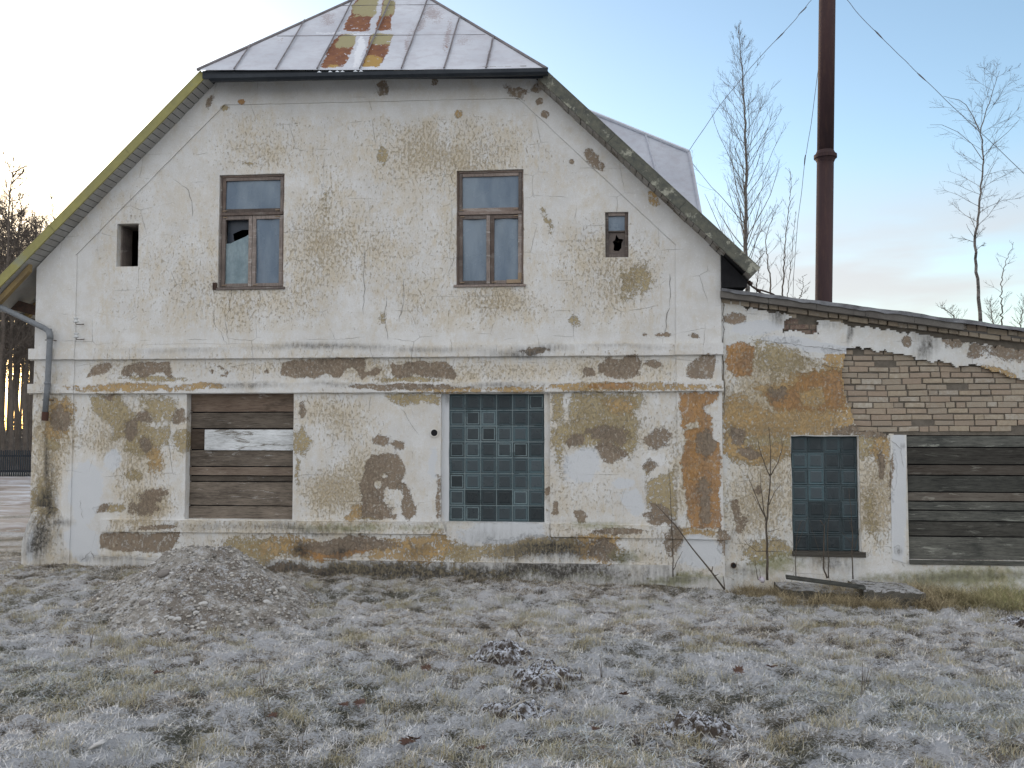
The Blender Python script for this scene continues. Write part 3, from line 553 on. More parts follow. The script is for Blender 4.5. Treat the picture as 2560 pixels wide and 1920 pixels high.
# ---- roof
OH = -.25
vL0 = np.array(P(-60, 757, OH)); vL1 = np.array(P(505, 180, OH)); vR1 = np.array(P(1362, 178, OH)); vR0 = np.array(P(1898, 673, OH))
def isect(a, b, c, d):
    A = np.array([[b[0]-a[0], -(d[0]-c[0])], [b[2]-a[2], -(d[2]-c[2])]]); s = np.linalg.solve(A, np.array([c[0]-a[0], c[2]-a[2]])); return a+(b-a)*s[0]
ap = isect(vL0, vL1, vR0, vR1); best = min(np.arange(.5, 4, .02), key=lambda y: abs(proj((ap[0], y, ap[2]))[1]+47))
apex = np.array([ap[0], best, ap[2]]); BK = 9.4; back = np.array([0, BK-OH, 0])
def slope(name, e0, e1, mat):
    m = MB(); bk0 = e0+back; rb = np.array([apex[0], BK, apex[2]])
    n = np.cross(e1-e0, back); n = n/np.linalg.norm(n); n = n if n[2] > 0 else -n; th = -n*.09
    m.prism([e0, e1, apex, rb, bk0], th); m.m[1] = 1; m.v += [tuple(np.array(q)-n*.0) for q in ()]  # underside coloured near black so the soffit gaps look shaded
    L = np.linalg.norm(e1-e0)
    for k in range(1, 18):      # standing seams running up the slope
        y = OH+k*.55; a = e0+np.array([0, y-OH, 0])+n*.0; f = 1.0
        t = apex if y >= apex[1] else e1+(apex-e1)*((y-OH)/(apex[1]-OH)); top = np.array([t[0], y, t[2]])
        m.box(0, 0, 0, 0, 0, 0) if False else m.tube([a+n*.012, top+n*.012], .012, 4)
    ob = m.build(name, [mat, M['dark']], house); paint(ob.data, RB, None, base_dens=.4)
    return ob
P1 = lambda n, L: ZP(n, L)
RB = [('brown', 'poly', ZP(2, [(150, -30), (300, -30), (250, 100), (240, 185), (150, 192), (68, 190), (110, 110)]), 6), ('brown', 'poly', ZP(2, [(325, -10), (390, 20), (355, 192), (272, 192), (290, 110)]), 6), ('olive', 'poly', ZP(2, [(180, -30), (300, -30), (265, 95), (130, 100), (130, 40)]), 10), ('olive', 'poly', ZP(2, [(330, -10), (388, 20), (372, 95), (298, 100)]), 8),
      ('brown', 'poly', ZP(2, [(50, 208), (165, 204), (130, 300), (70, 420), (-70, 420), (-20, 300)]), 6), ('brown', 'poly', ZP(2, [(245, 204), (376, 215), (345, 290), (290, 415), (180, 415)]), 6), ('olive', 'poly', ZP(2, [(55, 208), (165, 204), (135, 285), (20, 290)]), 9), ('olive', 'poly', ZP(2, [(250, 205), (376, 215), (350, 275), (235, 270)]), 8), ('ochre', 'poly', ZP(2, [(215, 325), (315, 345), (290, 415), (185, 415)]), 8), ('ochre', 'poly', ZP(2, [(-30, 395), (70, 400), (60, 422), (-40, 422)]), 6),
      ('smooth', 'poly', ZP(2, [(175, 215), (205, 220), (205, 290), (165, 415), (135, 415), (150, 320)]), 7), ('smooth', 775, 73, 60, 1.6),
      ('brown', 612, 88, 3, 7), ('dirt', 720, 45, 16, 16, 0, 1), ('dirt', 900, 60, 14, 40, 15, 1), ('dirt', 965, 80, 10, 50, 10, 1.2), ('brown', 962, 105, 3, 8), ('dirt', 1058, 120, 8, 20, 10, 1.2), ('dirt', 930, 30, 40, 22, 0, 1.1), ('dirt', 1000, 90, 30, 20, 0, .8), ('dirt', 880, 100, 8, 50, 12, 1.2), ('dirt', 715, 40, 25, 30, 0, 1)]
slope('left_roof_slope', vL0, vL1, M['metal']); slope('right_roof_slope', vR0, vR1, M['metal'])
# remaining walls, floor of the loft
sd_ = MB(); eL = Z(93, 673)-.1; eR = Z(1796, 640)-.15
sd_.box(XL, XL+.3, .345, 9.2, ZB, eL); sd_.box(XR-.3, XR-.002, .345, 9.2, ZB, eR); sd_.box(XL+.3, XR-.3, 8.9, 9.2, ZB, min(eL, eR)-.02)
sd_.prism([(XL+.3, 8.95, eL-.01), (XR-.3, 8.95, eR-.01), (vR1[0]-.1, 8.95, vR1[2]-.15), (apex[0], 8.95, apex[2]-.15), (vL1[0]+.1, 8.95, vL1[2]-.15)], (0, .2, 0))
ob = sd_.build('side_walls', M['plaster'], house); paint(ob.data, [], None)
# half hip over the gable, standing seams square to the eave
hm = bmesh.new(); n = np.cross(vR1-vL1, apex-vL1); n = n/np.linalg.norm(n); n = n if n[2] > 0 else -n
el = vL1+np.array([-.03, -.05, -.02]); er = vR1+np.array([.03, -.05, -.02]); NU = 60
def hv(s, t): return el*(1-s)*(1-t)+er*s*(1-t)+apex*t
rows = []
for j in range(NU+1):
    t = j/NU; rows.append([hm.verts.new(tuple(hv(i/NU, t)+n*(.02+.012*float(fbm(i*.16, j*.12, 5))))) for i in range(NU+1)])
for j in range(NU):
    for i in range(NU): hm.faces.new((rows[j][i], rows[j][i+1], rows[j+1][i+1], rows[j+1][i]))
bmesh.ops.remove_doubles(hm, verts=hm.verts, dist=.0008); bmesh.ops.recalc_face_normals(hm, faces=hm.faces)
hip = finish(hm, 'half_hip', M['metal'], house, RB, flat=None, base_dens=.4)
ux = (er-el)/np.linalg.norm(er-el); upv = np.cross(n, ux); upv = upv if upv[2] > 0 else -upv
sm = MB(); W_ = np.linalg.norm(er-el)
for pxs in (588, 692, 795, 901, 1005, 1111, 1216):
    s = (X(pxs, 182, el[1])-el[0])/(er[0]-el[0]); a = el+(er-el)*s
    sa = (apex-el)@ux/W_; H = (apex-el)@upv
    t = s/sa if s < sa else (1-s)/(1-sa); top = a+upv*H*t*.985
    path = [a+(top-a)*q+n*.045 for q in np.linspace(0, 1, 7)]; path = [p+ux*random.uniform(-.004, .004) for p in path]; path.append(top+n*.012+upv*.02)
    sm.tube(path, [.012]*7+[.004], 4)
for q in (.34, .68):       # cross welts
    a = hv(0.0, q); b = hv(1.0, q); sm.tube([a+(b-a)*.02+n*.028, b-(b-a)*.02+n*.028], .004, 4)
for e in (el, er): sm.tube([e+n*.03, apex+n*.03], .022, 6)
M['seam'] = mat_simple('grey_roof_seam', (.16, .15, .155), (.26, .24, .25), 6)
ob = sm.build('roof_seams', M['seam'], house); paint(ob.data, [('dirt', 850, 80, 500, 200, 0, 1.2)], None)
# closing board under the hip, gutter and soffit
gy = OH-.05
gt = MB(); gl = np.array(P(527, 193, gy-.06)); gr = np.array(P(1370, 176, gy-.06)); N = 9
prof = [(.0, .0), (0.0, -.045), (-.03, -.07), (-.08, -.07), (-.11, -.045), (-.11, .002), (-.104, .002), (-.104, -.04), (-.078, -.062), (-.034, -.062), (-.008, -.042), (-.008, 0)]
ra = [(gl[0], gy+p[0], gl[2]+p[1]+.012) for p in prof]; rb = [(gr[0], gy+p[0], gr[2]+p[1]+.012) for p in prof]; k = len(prof)
gt.add(ra+rb, [(i, (i+1) % k, (i+1) % k+k, i+k) for i in range(k)]+[tuple(range(k)), tuple(range(2*k-1, k-1, -1))])
gut = gt.build('gable_gutter', M['gutter'], house)
fl = MB(); e1 = vL1+np.array([.02, -.03, -.10]); e2 = vR1+np.array([-.02, -.03, -.10]); fl.add([e1, e2, e2+(0, 0, .10), e1+(0, 0, .10), e1+(0, .025, 0), e2+(0, .025, 0), e2+(0, .025, .1), e1+(0, .025, .1)], [(0, 1, 2, 3), (4, 7, 6, 5), (0, 4, 5, 1), (3, 2, 6, 7)]); fl.build('eave_board', M['gutter'], house)
M['snow'] = mat_simple('old_snow', (.66, .70, .75), (.74, .78, .82), 9, bump=.4)
for i in range(6):     # scraps of snow lying in the gutter
    xx = gl[0]+(gr[0]-gl[0])*(.33+.025*i+random.uniform(-.01, .01)); zz = gl[2]+(gr[2]-gl[2])*(.33+.025*i); sn = MB(); sn.tube([(xx-.05, gy-.06, zz+.012), (xx, gy-.06, zz+.022), (xx+.05, gy-.06, zz+.012)], [.008, .03, .008], 6); sn.build('snow_patch', M['snow'], gut, smooth=True)
def planks_soffit(name, a0, a1, b0, b1, n, mat, gap=.012, th=.02):
    """boards laid between line a (wall side) and line b (outer side)"""
    m = MB()
    for i in range(n):
        s0 = (i+.02)/n; s1 = (i+1)/n-gap/np.linalg.norm(a1-a0)
        dz = random.uniform(-.004, .004); q = [a0+(a1-a0)*s0, a0+(a1-a0)*s1, b0+(b1-b0)*s1, b0+(b1-b0)*s0]
        m.prism([p+np.array([0, 0, dz]) for p in q], (0, 0, th))
    return m.build(name, mat, house)
wy = .02
tl = np.array([X(537, 212), wy, Z(537, 205)]); tr = np.array([X(1322, 199), wy, Z(1322, 190)])
planks_soffit('gable_soffit', tl, tr, tl+np.array([0, OH-.02-wy, .0]), tr+np.array([0, OH-.02-wy, .0]), 44, M['soffit'])
# verge soffits + boards
def verge(name, top0, top1, w0, mat, matS, side, nb):
    d = top1-top0; L = np.linalg.norm(d); u = d/L; nn = np.array([-u[2], 0, u[0]]); nn = nn if nn[2] > 0 else -nn
    m = MB(); K = max(int(L/1.15), 2)
    for i in range(K):      # boards butted end to end
        a = top0+d*(i/K)+u*.002; b = top0+d*((i+1)/K)-u*.002; j = random.uniform(-.004, .004)
        ring = [a+nn*(.005+j), b+nn*(.005+j), b-nn*w0, a-nn*w0]
        m.prism([p+np.array([0, -.022+j, 0]) for p in ring], (0, .024, 0))
    m.tube([top0+nn*.012+(0, -.012, 0), top1+nn*.012+(0, -.012, 0)], .011, 5)
    vb = m.build(name, mat, house)
    s0 = top0-nn*(w0+.004); s1 = top1-nn*(w0+.004); m2 = MB()
    m3 = MB()
    for i in range(nb):
        a = s0+(s1-s0)*((i+.0)/nb); b = s0+(s1-s0)*((i+1)/nb)-u*.010; dz = nn*random.uniform(-.004, .004)
        m3.prism([a+dz, b+dz, b+dz+np.array([0, -OH+.02, 0]), a+dz+np.array([0, -OH+.02, 0])], nn*.009)
    m3.build(name.replace('board', 'soffit'), matS, house)
    return s0, s1, nn
sL0, sL1, nL = verge('left_verge_board', vL0, vL1, .095, M['board'], M['soffitl'], -1, 46)
sR0, sR1, nR = verge('right_verge_board', vR0, vR1, .13, M['board2'], M['soffit'], 1, 34)
# eave undersides running back along both sides
ev = MB(); p0 = sL0+np.array([0, .02, 0]); q0 = np.array([XL, OH+.02, sL0[2]+(XL-sL0[0])*(sL1[2]-sL0[2])/(sL1[0]-sL0[0])])
for i in range(12):
    y0 = .0+i*.75; a = p0+np.array([0, y0, 0]); b = q0+np.array([0, y0, 0]); ev.prism([a, b, b+np.array([0, .735, 0]), a+np.array([0, .735, 0])], nL*.02)
ev.build('left_eave_soffit', M['soffitl'], house)
M['ochretimber'] = mat_simple('ochre_stained_timber', (.30, .22, .10), (.2, .15, .09), 5)
for i in range(13):       # rafter feet
    y0 = .05+i*.72
    for (pp, qq) in ((p0, q0),): rf = MB(); rf.prism([pp+np.array([.03, y0, -.005]), qq+np.array([0, y0, -.005]), qq+np.array([0, y0, -.10]), pp+np.array([.10, y0, -.03])], (0, .07, 0)); rf.build('rafter_foot', M['ochretimber'], house)
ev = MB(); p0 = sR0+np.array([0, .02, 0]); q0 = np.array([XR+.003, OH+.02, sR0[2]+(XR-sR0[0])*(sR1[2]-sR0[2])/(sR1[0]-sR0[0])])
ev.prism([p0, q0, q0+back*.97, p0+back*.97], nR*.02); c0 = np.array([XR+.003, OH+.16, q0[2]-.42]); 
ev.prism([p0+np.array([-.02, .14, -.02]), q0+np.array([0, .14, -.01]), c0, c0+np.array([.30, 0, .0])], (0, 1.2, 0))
ev.build('right_eave_soffit', M['dark'], house)  # soffit and filler wedge coloured near black in place of eave shade
# left eave gutter with the broken downpipe
lg = MB(); a = np.array(P(-80, 735, -.1)); lg.tube([a, a+np.array([0.0, 9.3, 0])], .065, 10); lg.build('eave_gutter', M['pipered'], house, smooth=True)
tb = MB(); tb.prism([np.array(P(-40, 735, .25)), np.array(P(0, 738, .25)), np.array(P(95, 766, .25)), np.array(P(95, 790, .25)), np.array(P(-40, 757, .25))], (0, .06, 0)); tb.build('tie_beam', M['iron'], house)
dp = MB(); y = -.11
pth = [P(-60, 738, -.1), P(0, 767, -.12), P(110, 820, y), P(122, 829, y), P(125, 842, y), P(124, 860, y), P(119, 960, y), P(113, 1030, y)]
dp.tube(pth, .036, 14); dp.tube([P(121, 824, y), P(125, 838, y), P(125, 848, y)], .041, 14); dp.tube([P(118.5, 955, y), P(118, 961, y)], .041, 14)
down = dp.build('downpipe', M['pipe'], house, smooth=True)
rp = MB(); rp.tube([P(113.5, 1030, y), P(112, 1052, y)], .042, 14); rp.build('rusty_pipe_end', M['pipered'], down, smooth=False)
for yy in (850, 1000):
    br = MB(); c = np.array(P(122 if yy < 900 else 115, yy, y)); br.tube([c+np.array([-.05, 0, 0]), c+np.array([.045, -.0, 0]), c+np.array([.045, .11, 0])], .006, 5); br.build('bracket', M['iron'], down)
# insulators
for (px, py) in ((190, 800), (191, 838)):
    m = MB(); c = np.array(P(px, py, -.12)); q = np.array([0, 0, 1]); 
    m.tube([c+q*z for z in (-.035, -.03, -.012, -.01, .01, .018, .03, .035)], [.026, .034, .034, .022, .022, .032, .030, .015], 14)
    i = m.build('insulator', M['porc'], house, smooth=True)
    m = MB(); m.tube([c+q*-.03, c+q*-.055, c+np.array([.035, .03, -.055]), c+np.array([.035, .12, -.04])], .006, 5); m.build('hook', M['iron'], i)
def rnd_attr(me, vals):
    at = me.attributes.new('rnd', 'FLOAT', 'FACE'); at.data.foreach_set('value', np.array(vals, np.float32))
def wood(m, name, mat, parent, bevel=.003):
    """finish a timber mesh: one random tone per connected box"""
    nf = len(m.f)//6; me = m.mesh(name); rnd_attr(me, np.repeat([random.random() for _ in range(nf)], 6)[:len(m.f)])
    if bevel:
        bm = bmesh.new(); bm.from_mesh(me); bmesh.ops.recalc_face_normals(bm, faces=bm.faces); bmesh.ops.bevel(bm, geom=bm.edges[:], offset=bevel, segments=1, affect='EDGES'); bm.to_mesh(me); bm.free()
    return link(name, me, mat, parent)
def rails(m, x0, x1, z0, z1, y0, y1, w, wb=None):
    wb = wb or w; m.box(x0, x0+w, y0, y1, z0, z1, j=.001); m.box(x1-w, x1, y0, y1, z0, z1, j=.001)
    m.box(x0+w+.001, x1-w-.001, y0+.001, y1, z1-w, z1, j=.001); m.box(x0+w+.001, x1-w-.001, y0+.001, y1, z0, z0+wb, j=.001)
def pane(name, x0, x1, z0, z1, y, mat, parent, wav=.004, poly=None):
    if poly: m = MB(); m.prism([(a, y, b) for a, b in poly], (0, .003, 0)); return m.build(name, mat, parent)
    m = MB(); N = 6; vs = []
    for i in range(N+1):
        for j in range(N+1):
            vs.append((x0+(x1-x0)*i/N, y+random.uniform(-1, 1)*wav*.15+wav*math.sin(i*1.1+j*.6+x0*7), z0+(z1-z0)*j/N))
    m.add(vs, [(i*(N+1)+j, (i+1)*(N+1)+j, (i+1)*(N+1)+j+1, i*(N+1)+j+1) for i in range(N) for j in range(N)])
    return m.build(name, mat, parent, smooth=True)
def big_window(key, yM, lab, broken):
    x0, x1, z0, z1 = OPEN[key]; y = .035; f = MB(); zm = Z(1280 if not broken else 627, yM)
    rails(f, x0, x1, z0, z1, y, y+.07, .022, .02); f.box(x0+.024, x1-.024, y-.012, y+.06, zm-.018, zm+.018, j=.001)
    w = wood(f, 'window', M['frame'], house); w['label'] = lab
    s = MB(); rails(s, x0+.026, x1-.026, zm+.021, z1-.026, y+.008, y+.05, .042, .05); top = wood(s, 'sash', M['frame'], w)
    pane('pane', x0+.066, x1-.066, zm+.069, z1-.066, y+.035, M['pane'], w)
    xm = (x0+x1)/2 - (.0 if broken else -.0); 
    for k, (a, b) in enumerate(((x0+.026, xm-.002), (xm+.002, x1-.026))):
        s = MB(); rails(s, a, b, z0+.024, zm-.021, y+.006, y+.05, .048, .044); wood(s, 'sash', M['frame'], w)
        if broken and k == 0:
            X0, X1, Z0, Z1 = a+.046, b-.046, z0+.066, zm-.067
            h = Z1-Z0; ww = X1-X0
            pane('plastic_sheet', 0, 0, 0, 0, y+.038, M['plastic'], w, poly=[(X0, Z0), (X1, Z0), (X1, Z0+h*.78), (X0+ww*.85, Z0+h*.74), (X0+ww*.4, Z0+h*.67), (X0+ww*.2, Z0+h*.635), (X0, Z0+h*.63)])
            pane('broken_pane', 0, 0, 0, 0, y+.10, mat_simple('grey_inner_glass', (.045, .055, .075), (.065, .075, .09), 5, rough=.3), w, poly=[(X0, Z1+.01), (X1+.03, Z1+.01), (X1+.03, Z0+h*.86), (X0+ww*.6, Z0+h*.86), (X0+ww*.22, Z0+h*.80), (X0+ww*.25, Z0+h*.72), (X0+ww*.3, Z0+h*.66), (X0-.01, Z0+h*.6)])
        else: pane('pane', a+.046, b-.046, z0+.066, zm-.067, y+.034, M['pane'], w, .010)
    m = MB(); m.box(x0-.03, x1+.03, -.025, .045, z0-.022, z0+.006, j=.002); wood(m, 'sill', M['frame'], w)
    if not broken:
        m = MB(); m.box(x1-.22, x1-.035, y-.002, y+.006, z0+.028, z0+.075); m.box(x1-.075, x1-.028, y-.003, y+.006, z0+.077, z0+.16); m.build('patch_board', M['paleframe'], w, bevel=.002)
    else:
        m = MB(); m.box(x0-.055, x0-.005, -.03, .0, z0-.02, z0+.075, j=.004); m.box(x0-.05, x0-.04, -.045, -.03, z0+.0, z0+.06); m.build('iron_catch', M['iron'], w, bevel=.003)
        # small bolt head high on the frame
    for (a, b) in ((x0+.06, zm+.045), (x1-.10, zm+.045), (x0+.07, zm-.04), (x1-.10, zm-.04), (x0+.07, z0+.045), (xm+.05, z0+.045)): m = MB(); m.box(a-.028, a+.028, y-.004, y+.007, b-.005, b+.005); m.build('corner_iron', M['paleframe'], w, bevel=.001)
big_window('win1', 533, 'grey timber window with a torn plastic sheet behind its broken lower left pane', True)
big_window('win2', 530, 'grey timber window with bluish panes and a pale repair piece at its lower right corner', False)
# small broken window on the right
x0, x1, z0, z1 = OPEN['small']; y = .03; zm = Z(1540, 577); f = MB(); rails(f, x0, x1, z0, z1, y, y+.06, .042, .045); f.box(x0+.044, x1-.044, y, y+.05, zm-.009, zm+.009)
w = wood(f, 'small_window', M['frame'], house); w['label'] = 'small timber window with a jagged hole in its lower pane'
pane('pane', x0+.04, x1-.04, zm+.008, z1-.04, y+.03, M['pane'], w, .002)
a, b, c, d = x0+.04, x1-.04, z0+.043, zm-.008; W, H = b-a, d-c
gb2 = mat_simple('grimy_brown_pane', (.15, .12, .10), (.09, .075, .07), 9, rough=.35)
ring = [(.30, .18), (.62, .16), (.78, .30), (.80, .52), (.92, .68), (.62, .72), (.48, .92), (.40, .66), (.26, .60), (.34, .42)]
m = MB(); out = [(0, 0), (.5, 0), (1, 0), (1, .5), (1, .8), (1, 1), (.5, 1), (0, 1), (0, .6), (0, .3)]
vs = [(a+u*W, y+.03, c+v*H) for u, v in out]+[(a+u*W, y+.03, c+v*H) for u, v in ring]
m.add(vs, [(i, (i+1) % 10, (i+1) % 10+10, i+10) for i in range(10)]); m.build('broken_pane', gb2, w, recalc=False)
# dark boarded lining of the open hatch
x0, x1, z0, z1 = OPEN['hole']
m = MB(); t = .02; m.box(x0, x0+t, .10, .36, z0, z1); m.box(x1-t, x1, .10, .36, z0, z1); m.box(x0+t, x1-t, .10, .36, z1-t, z1); hb = wood(m, 'hatch_lining', M['frame'], house)
m = MB(); m.box(x0-.3, x1+.3, 1.4, 1.45, z0-.6, z1+.5); m.build('hatch_dark_backing', M['dark'], house)  # near-black sheet stands in for the unlit loft behind the hatch
# boarded doorway
def planks(parent, name, x0, x1, ys, y, mat, pxm, seed, z_off=0, x_jit=.004):
    random.seed(seed); out = []
    for i, (a, b) in enumerate(zip(ys[:-1], ys[1:])):
        za, zb = Z(pxm, a, y), Z(pxm, b, y); m = MB(); n = 14; g = .007; d = random.uniform(-.010, .014); tl = random.uniform(-.004, .004)
        ph = random.uniform(0, 9)
        top = [za-g-abs(float(vnoise(ph+k*.8, .3))-.5)*.012 for k in range(n+1)]; bot = [zb+g*.6+abs(float(vnoise(ph+k*.8, 3.3))-.5)*.010 for k in range(n+1)]
        vs = []
        for k in range(n+1):
            xx = x0+(x1-x0)*k/n; 
            for (yy, zz) in ((y+d, bot[k]), (y+d, top[k]+tl*(k/n-.5)), (y+d+.03, top[k]), (y+d+.03, bot[k])): vs.append((xx, yy, zz))
        fs = [(4*k+q, 4*k+(q+1) % 4, 4*k+4+(q+1) % 4, 4*k+4+q) for k in range(n) for q in range(4)]+[(0, 1, 2, 3), (4*n+3, 4*n+2, 4*n+1, 4*n)]
        m.add(vs, fs); me = m.mesh(name); rnd_attr(me, [random.random()]*len(m.f))
        bm = bmesh.new(); bm.from_mesh(me); bmesh.ops.recalc_face_normals(bm, faces=bm.faces); bm.to_mesh(me); bm.free()
        out.append(link(name, me, mat[i] if isinstance(mat, list) else mat, parent))
    return out
x0, x1, z0, z1 = OPEN['boards']; y = .12
bk = MB(); bk.box(x0-.02, x1+.02, y+.05, y+.08, z0-.02, z1+.02); bdo = bk.build('boarded_opening', M['dark'], house); bdo['label'] = 'doorway closed with rough horizontal planks, one of them painted white'
pl = planks(bdo, 'plank', x0+.004, x1-.003, [982, 1030, 1071, 1124, 1166, 1189, 1204, 1264, 1301], y, M['wood'], 600, 5)
m = MB(); za, zb = Z(600, 1074, y), Z(600, 1126, y); m.box(X(513, 1100, y), x1-.004, y-.022, y-.010, zb+.002, za-.002, j=.003); wp = wood(m, 'white_plank', M['woodwhite'], bdo); wp['label'] = 'plank with flaking white paint'
random.seed(11)
# glass block windows
def glass_blocks(name, xa, xb, za, zb, nx, nz, y, bright, parent, seed, dark=()):
    random.seed(seed); m = MB(); tone = []; edge = []; jx = .010 if nx == 6 else .007
    sx = (xb-xa)/nx; sz = (zb-za)/nz
    for i in range(nx):
        for j in range(nz):
            t = bright.get((i, nz-1-j), random.choice((random.uniform(0, .2), random.uniform(.2, .55)))); x = xa+i*sx+jx/2; z = za+j*sz+jx/2; w = sx-jx; h = sz-jx; b = len(m.v); dy = random.uniform(-.003, .003)
            rings = [(0, .03, 0), (0, .004, 0), (.010, 0, 1), (.020, .005, .9), (.036, .0, .12), (w*.5-.012, .0, 0)]; vs = []; e = []
            for (ins, yy, ee) in rings:
                ins = min(ins, w*.48, h*.48); vs += [(x+ins, y+yy+dy, z+ins), (x+w-ins, y+yy+dy, z+ins), (x+w-ins, y+yy+dy, z+h-ins), (x+ins, y+yy+dy, z+h-ins)]; e += [ee]*4
            fs = [(r*4+q, r*4+(q+1) % 4, r*4+4+(q+1) % 4, r*4+4+q) for r in range(5) for q in range(4)]+[(20, 21, 22, 23)]
            m.add(vs, fs); tone += [t]*len(fs); edge += e
    me = m.mesh('glass_blocks'); rnd_attr(me, tone); at = me.attributes.new('edge', 'FLOAT', 'POINT'); at.data.foreach_set('value', np.array(edge, np.float32))
    bm = bmesh.new(); bm.from_mesh(me); bmesh.ops.recalc_face_normals(bm, faces=bm.faces); bm.to_mesh(me); bm.free()
    g = link('glass_blocks', me, M['gblock'], parent)
    mm = MB(); mm.box(xa, xb, y+.006, y+.05, za, zb); mm.build('mortar_joints', M['gjoint' if nx == 6 else 'gjoint2'], parent, recalc=True)
    return g
x0, x1, z0, z1 = OPEN['blocks']; y = .075
gp = [sheet_bm(x0-.01, X(1123, 1100, y), z0-.01, z1+.01, y-.012, .03, depth=.08), sheet_bm(X(1361, 1100, y), x1+.01, z0-.01, z1+.01, y-.020, .03, depth=.08)]
gwin = finish(gp[0], 'glass_block_window', M['plaster'], house, [('smooth', 965, 980, 16, 200), ('dirt', 965, 860, 10, 20, 0, .8), ('brown', 1181, 1060, 4, 10), ('brown', 1181, 1100, 3, 8)]); gwin['label'] = 'window of teal glass blocks, six across and eight down'
lit = {(2, 1): .8, (0, 1): .5, (0, 2): .55, (1, 2): .35, (3, 2): .6, (4, 2): .9, (1, 3): .6, (5, 3): .3, (3, 3): .45, (1, 4): .75, (2, 4): .5, (3, 4): .6, (5, 4): 1.0, (1, 5): .8, (2, 5): .55, (3, 5): .45, (4, 5): .6, (5, 5): 1.0, (0, 6): .5, (4, 6): .85, (5, 6): .6, (4, 7): .6, (3, 6): 0.0, (1, 0): .3}
finish(gp[1], 'plaster_strip', M['plaster'], gwin, [('brown', 1181, 1060, 4, 10)])
glass_blocks('g', X(1123, 1100, y), X(1361, 1100, y), z0+.004, z1-.006, 6, 8, y, lit, gwin, 3)
# ---------------------------------------------------------------- the annex
AY = .035
annex = thing('brick_annex', 'low lean-to annex with fallen ochre plaster baring buff bricks and a sloping roof', 'annex', (X(1806, 1400), AY, -.2))
BA = [
 ('orange', 'poly', ZP(6, [(380, 600), (480, 570), (560, 610), (540, 700), (535, 790), (420, 790), (375, 740)]), 14),
 ('ochre', 'poly', ZP(6, [(980, 615), (1180, 615), (1180, 1140), (780, 1150), (780, 1260), (720, 1300), (560, 1330), (420, 1290), (365, 1260), (365, 1000), (400, 900), (520, 920), (640, 980), (700, 1000), (600, 900), (520, 860), (700, 830), (760, 800), (850, 770), (960, 740), (1000, 700)]), 22),
 ('orange', 'poly', ZP(6, [(850, 780), (1110, 740), (1110, 980), (900, 1010), (700, 980), (620, 900), (800, 850)]), 30), ('-orange', 'poly', ZP(6, [(830, 890), (980, 860), (1000, 950), (900, 1000), (840, 960)]), 20), ('olive', 'poly', ZP(6, [(560, 570), (800, 590), (900, 700), (700, 800), (540, 700)]), 60), ('brown', 'poly', ZP(6, [(400, 1100), (500, 1110), (480, 1200), (420, 1200)]), 12), ('brown', 'poly', ZP(6, [(430, 1230), (520, 1210), (600, 1270), (520, 1300)]), 10), ('brown', 'poly', ZP(6, [(640, 860), (760, 850), (740, 930), (660, 920)]), 26), ('-ochre', 'poly', ZP(6, [(400, 1130), (780, 1170), (780, 1250), (700, 1200), (560, 1230)]), 20), ('olive', 'poly', ZP(6, [(380, 1080), (780, 1120), (780, 1290), (560, 1340), (380, 1290)]), 18),
 ('olive', 1870, 950, 30, 40), ('ochre', 1895, 960, 20, 40), ('brown', 1860, 930, 60, 14), ('brown', 1900, 1005, 8, 30),
 ('brown', 1930, 1010, 10, 55, 4), ('brown', 1925, 980, 4, 40), ('olive', 1880, 1100, 26, 70, 0, .62), ('brown', 1635, 1060, 10, 14, 0, .7), ('dens', 1640, 1080, 90, 120, 0, .7), ('dens', 1680, 860, 160, 130, 0, .9), ('dens', 1890, 1080, 60, 120, 0, .9),
 ('brown', 1590, 686, 26, 12), ('dirt', 1690, 680, 22, 26, 10, 1.1), ('dirt', 1835, 715, 9, 28, 0, 1.3), ('dirt', 1780, 700, 60, 10, 0, .5), ('dirt', 1985, 730, 14, 24, 0, .7), ('dirt', 2000, 745, 26, 36, 5, 1.2), ('dirt', 2120, 760, 60, 20, 0, .5), ('brown', 2060, 740, 28, 20), ('brown', 2110, 755, 16, 12), ('brown', 2180, 765, 50, 22), ('brown', 2105, 770, 16, 7), ('dirt', 1900, 700, 300, 7, 8, .9), ('ochre', 2160, 805, 40, 7, 20), ('brown', 1960, 738, 10, 12),
 ('smooth', 1640, 705, 60, 16), ('smooth', 1760, 745, 110, 12, 8), ('-dens', 1800, 730, 300, 40, 8), ('smooth', 1945, 1040, 12, 60, 0, .8),
 ('green', 1680, 1222, 70, 30, 0, .9), ('olive', 1660, 1190, 60, 30), ('green', 2080, 1252, 220, 26, 0, 1.0), ('green', 1900, 1248, 60, 16, 0, .7), ('dirt', 2080, 1250, 260, 14, 0, .8), ('dirt', 1790, 1215, 70, 22, 0, 1.0), ('dirt', 2080, 1213, 140, 7, 0, 1.2), ('brown', 1600, 1130, 12, 26, 30, .8), ('brown', 1590, 1100, 10, 40, 0, .7), ('dirt', 1610, 1240, 60, 16, 0, .8), ('brown', 1850, 1190, 12, 8, 0, .6)]
def inpoly(x, z, poly):
    r = False; j = len(poly)-1
    for i in range(len(poly)):
        (a, b), (c, d) = poly[i], poly[j]
        if (b > z) != (d > z) and x < (c-a)*(z-b)/(d-b)+a: r = not r
        j = i
    return r
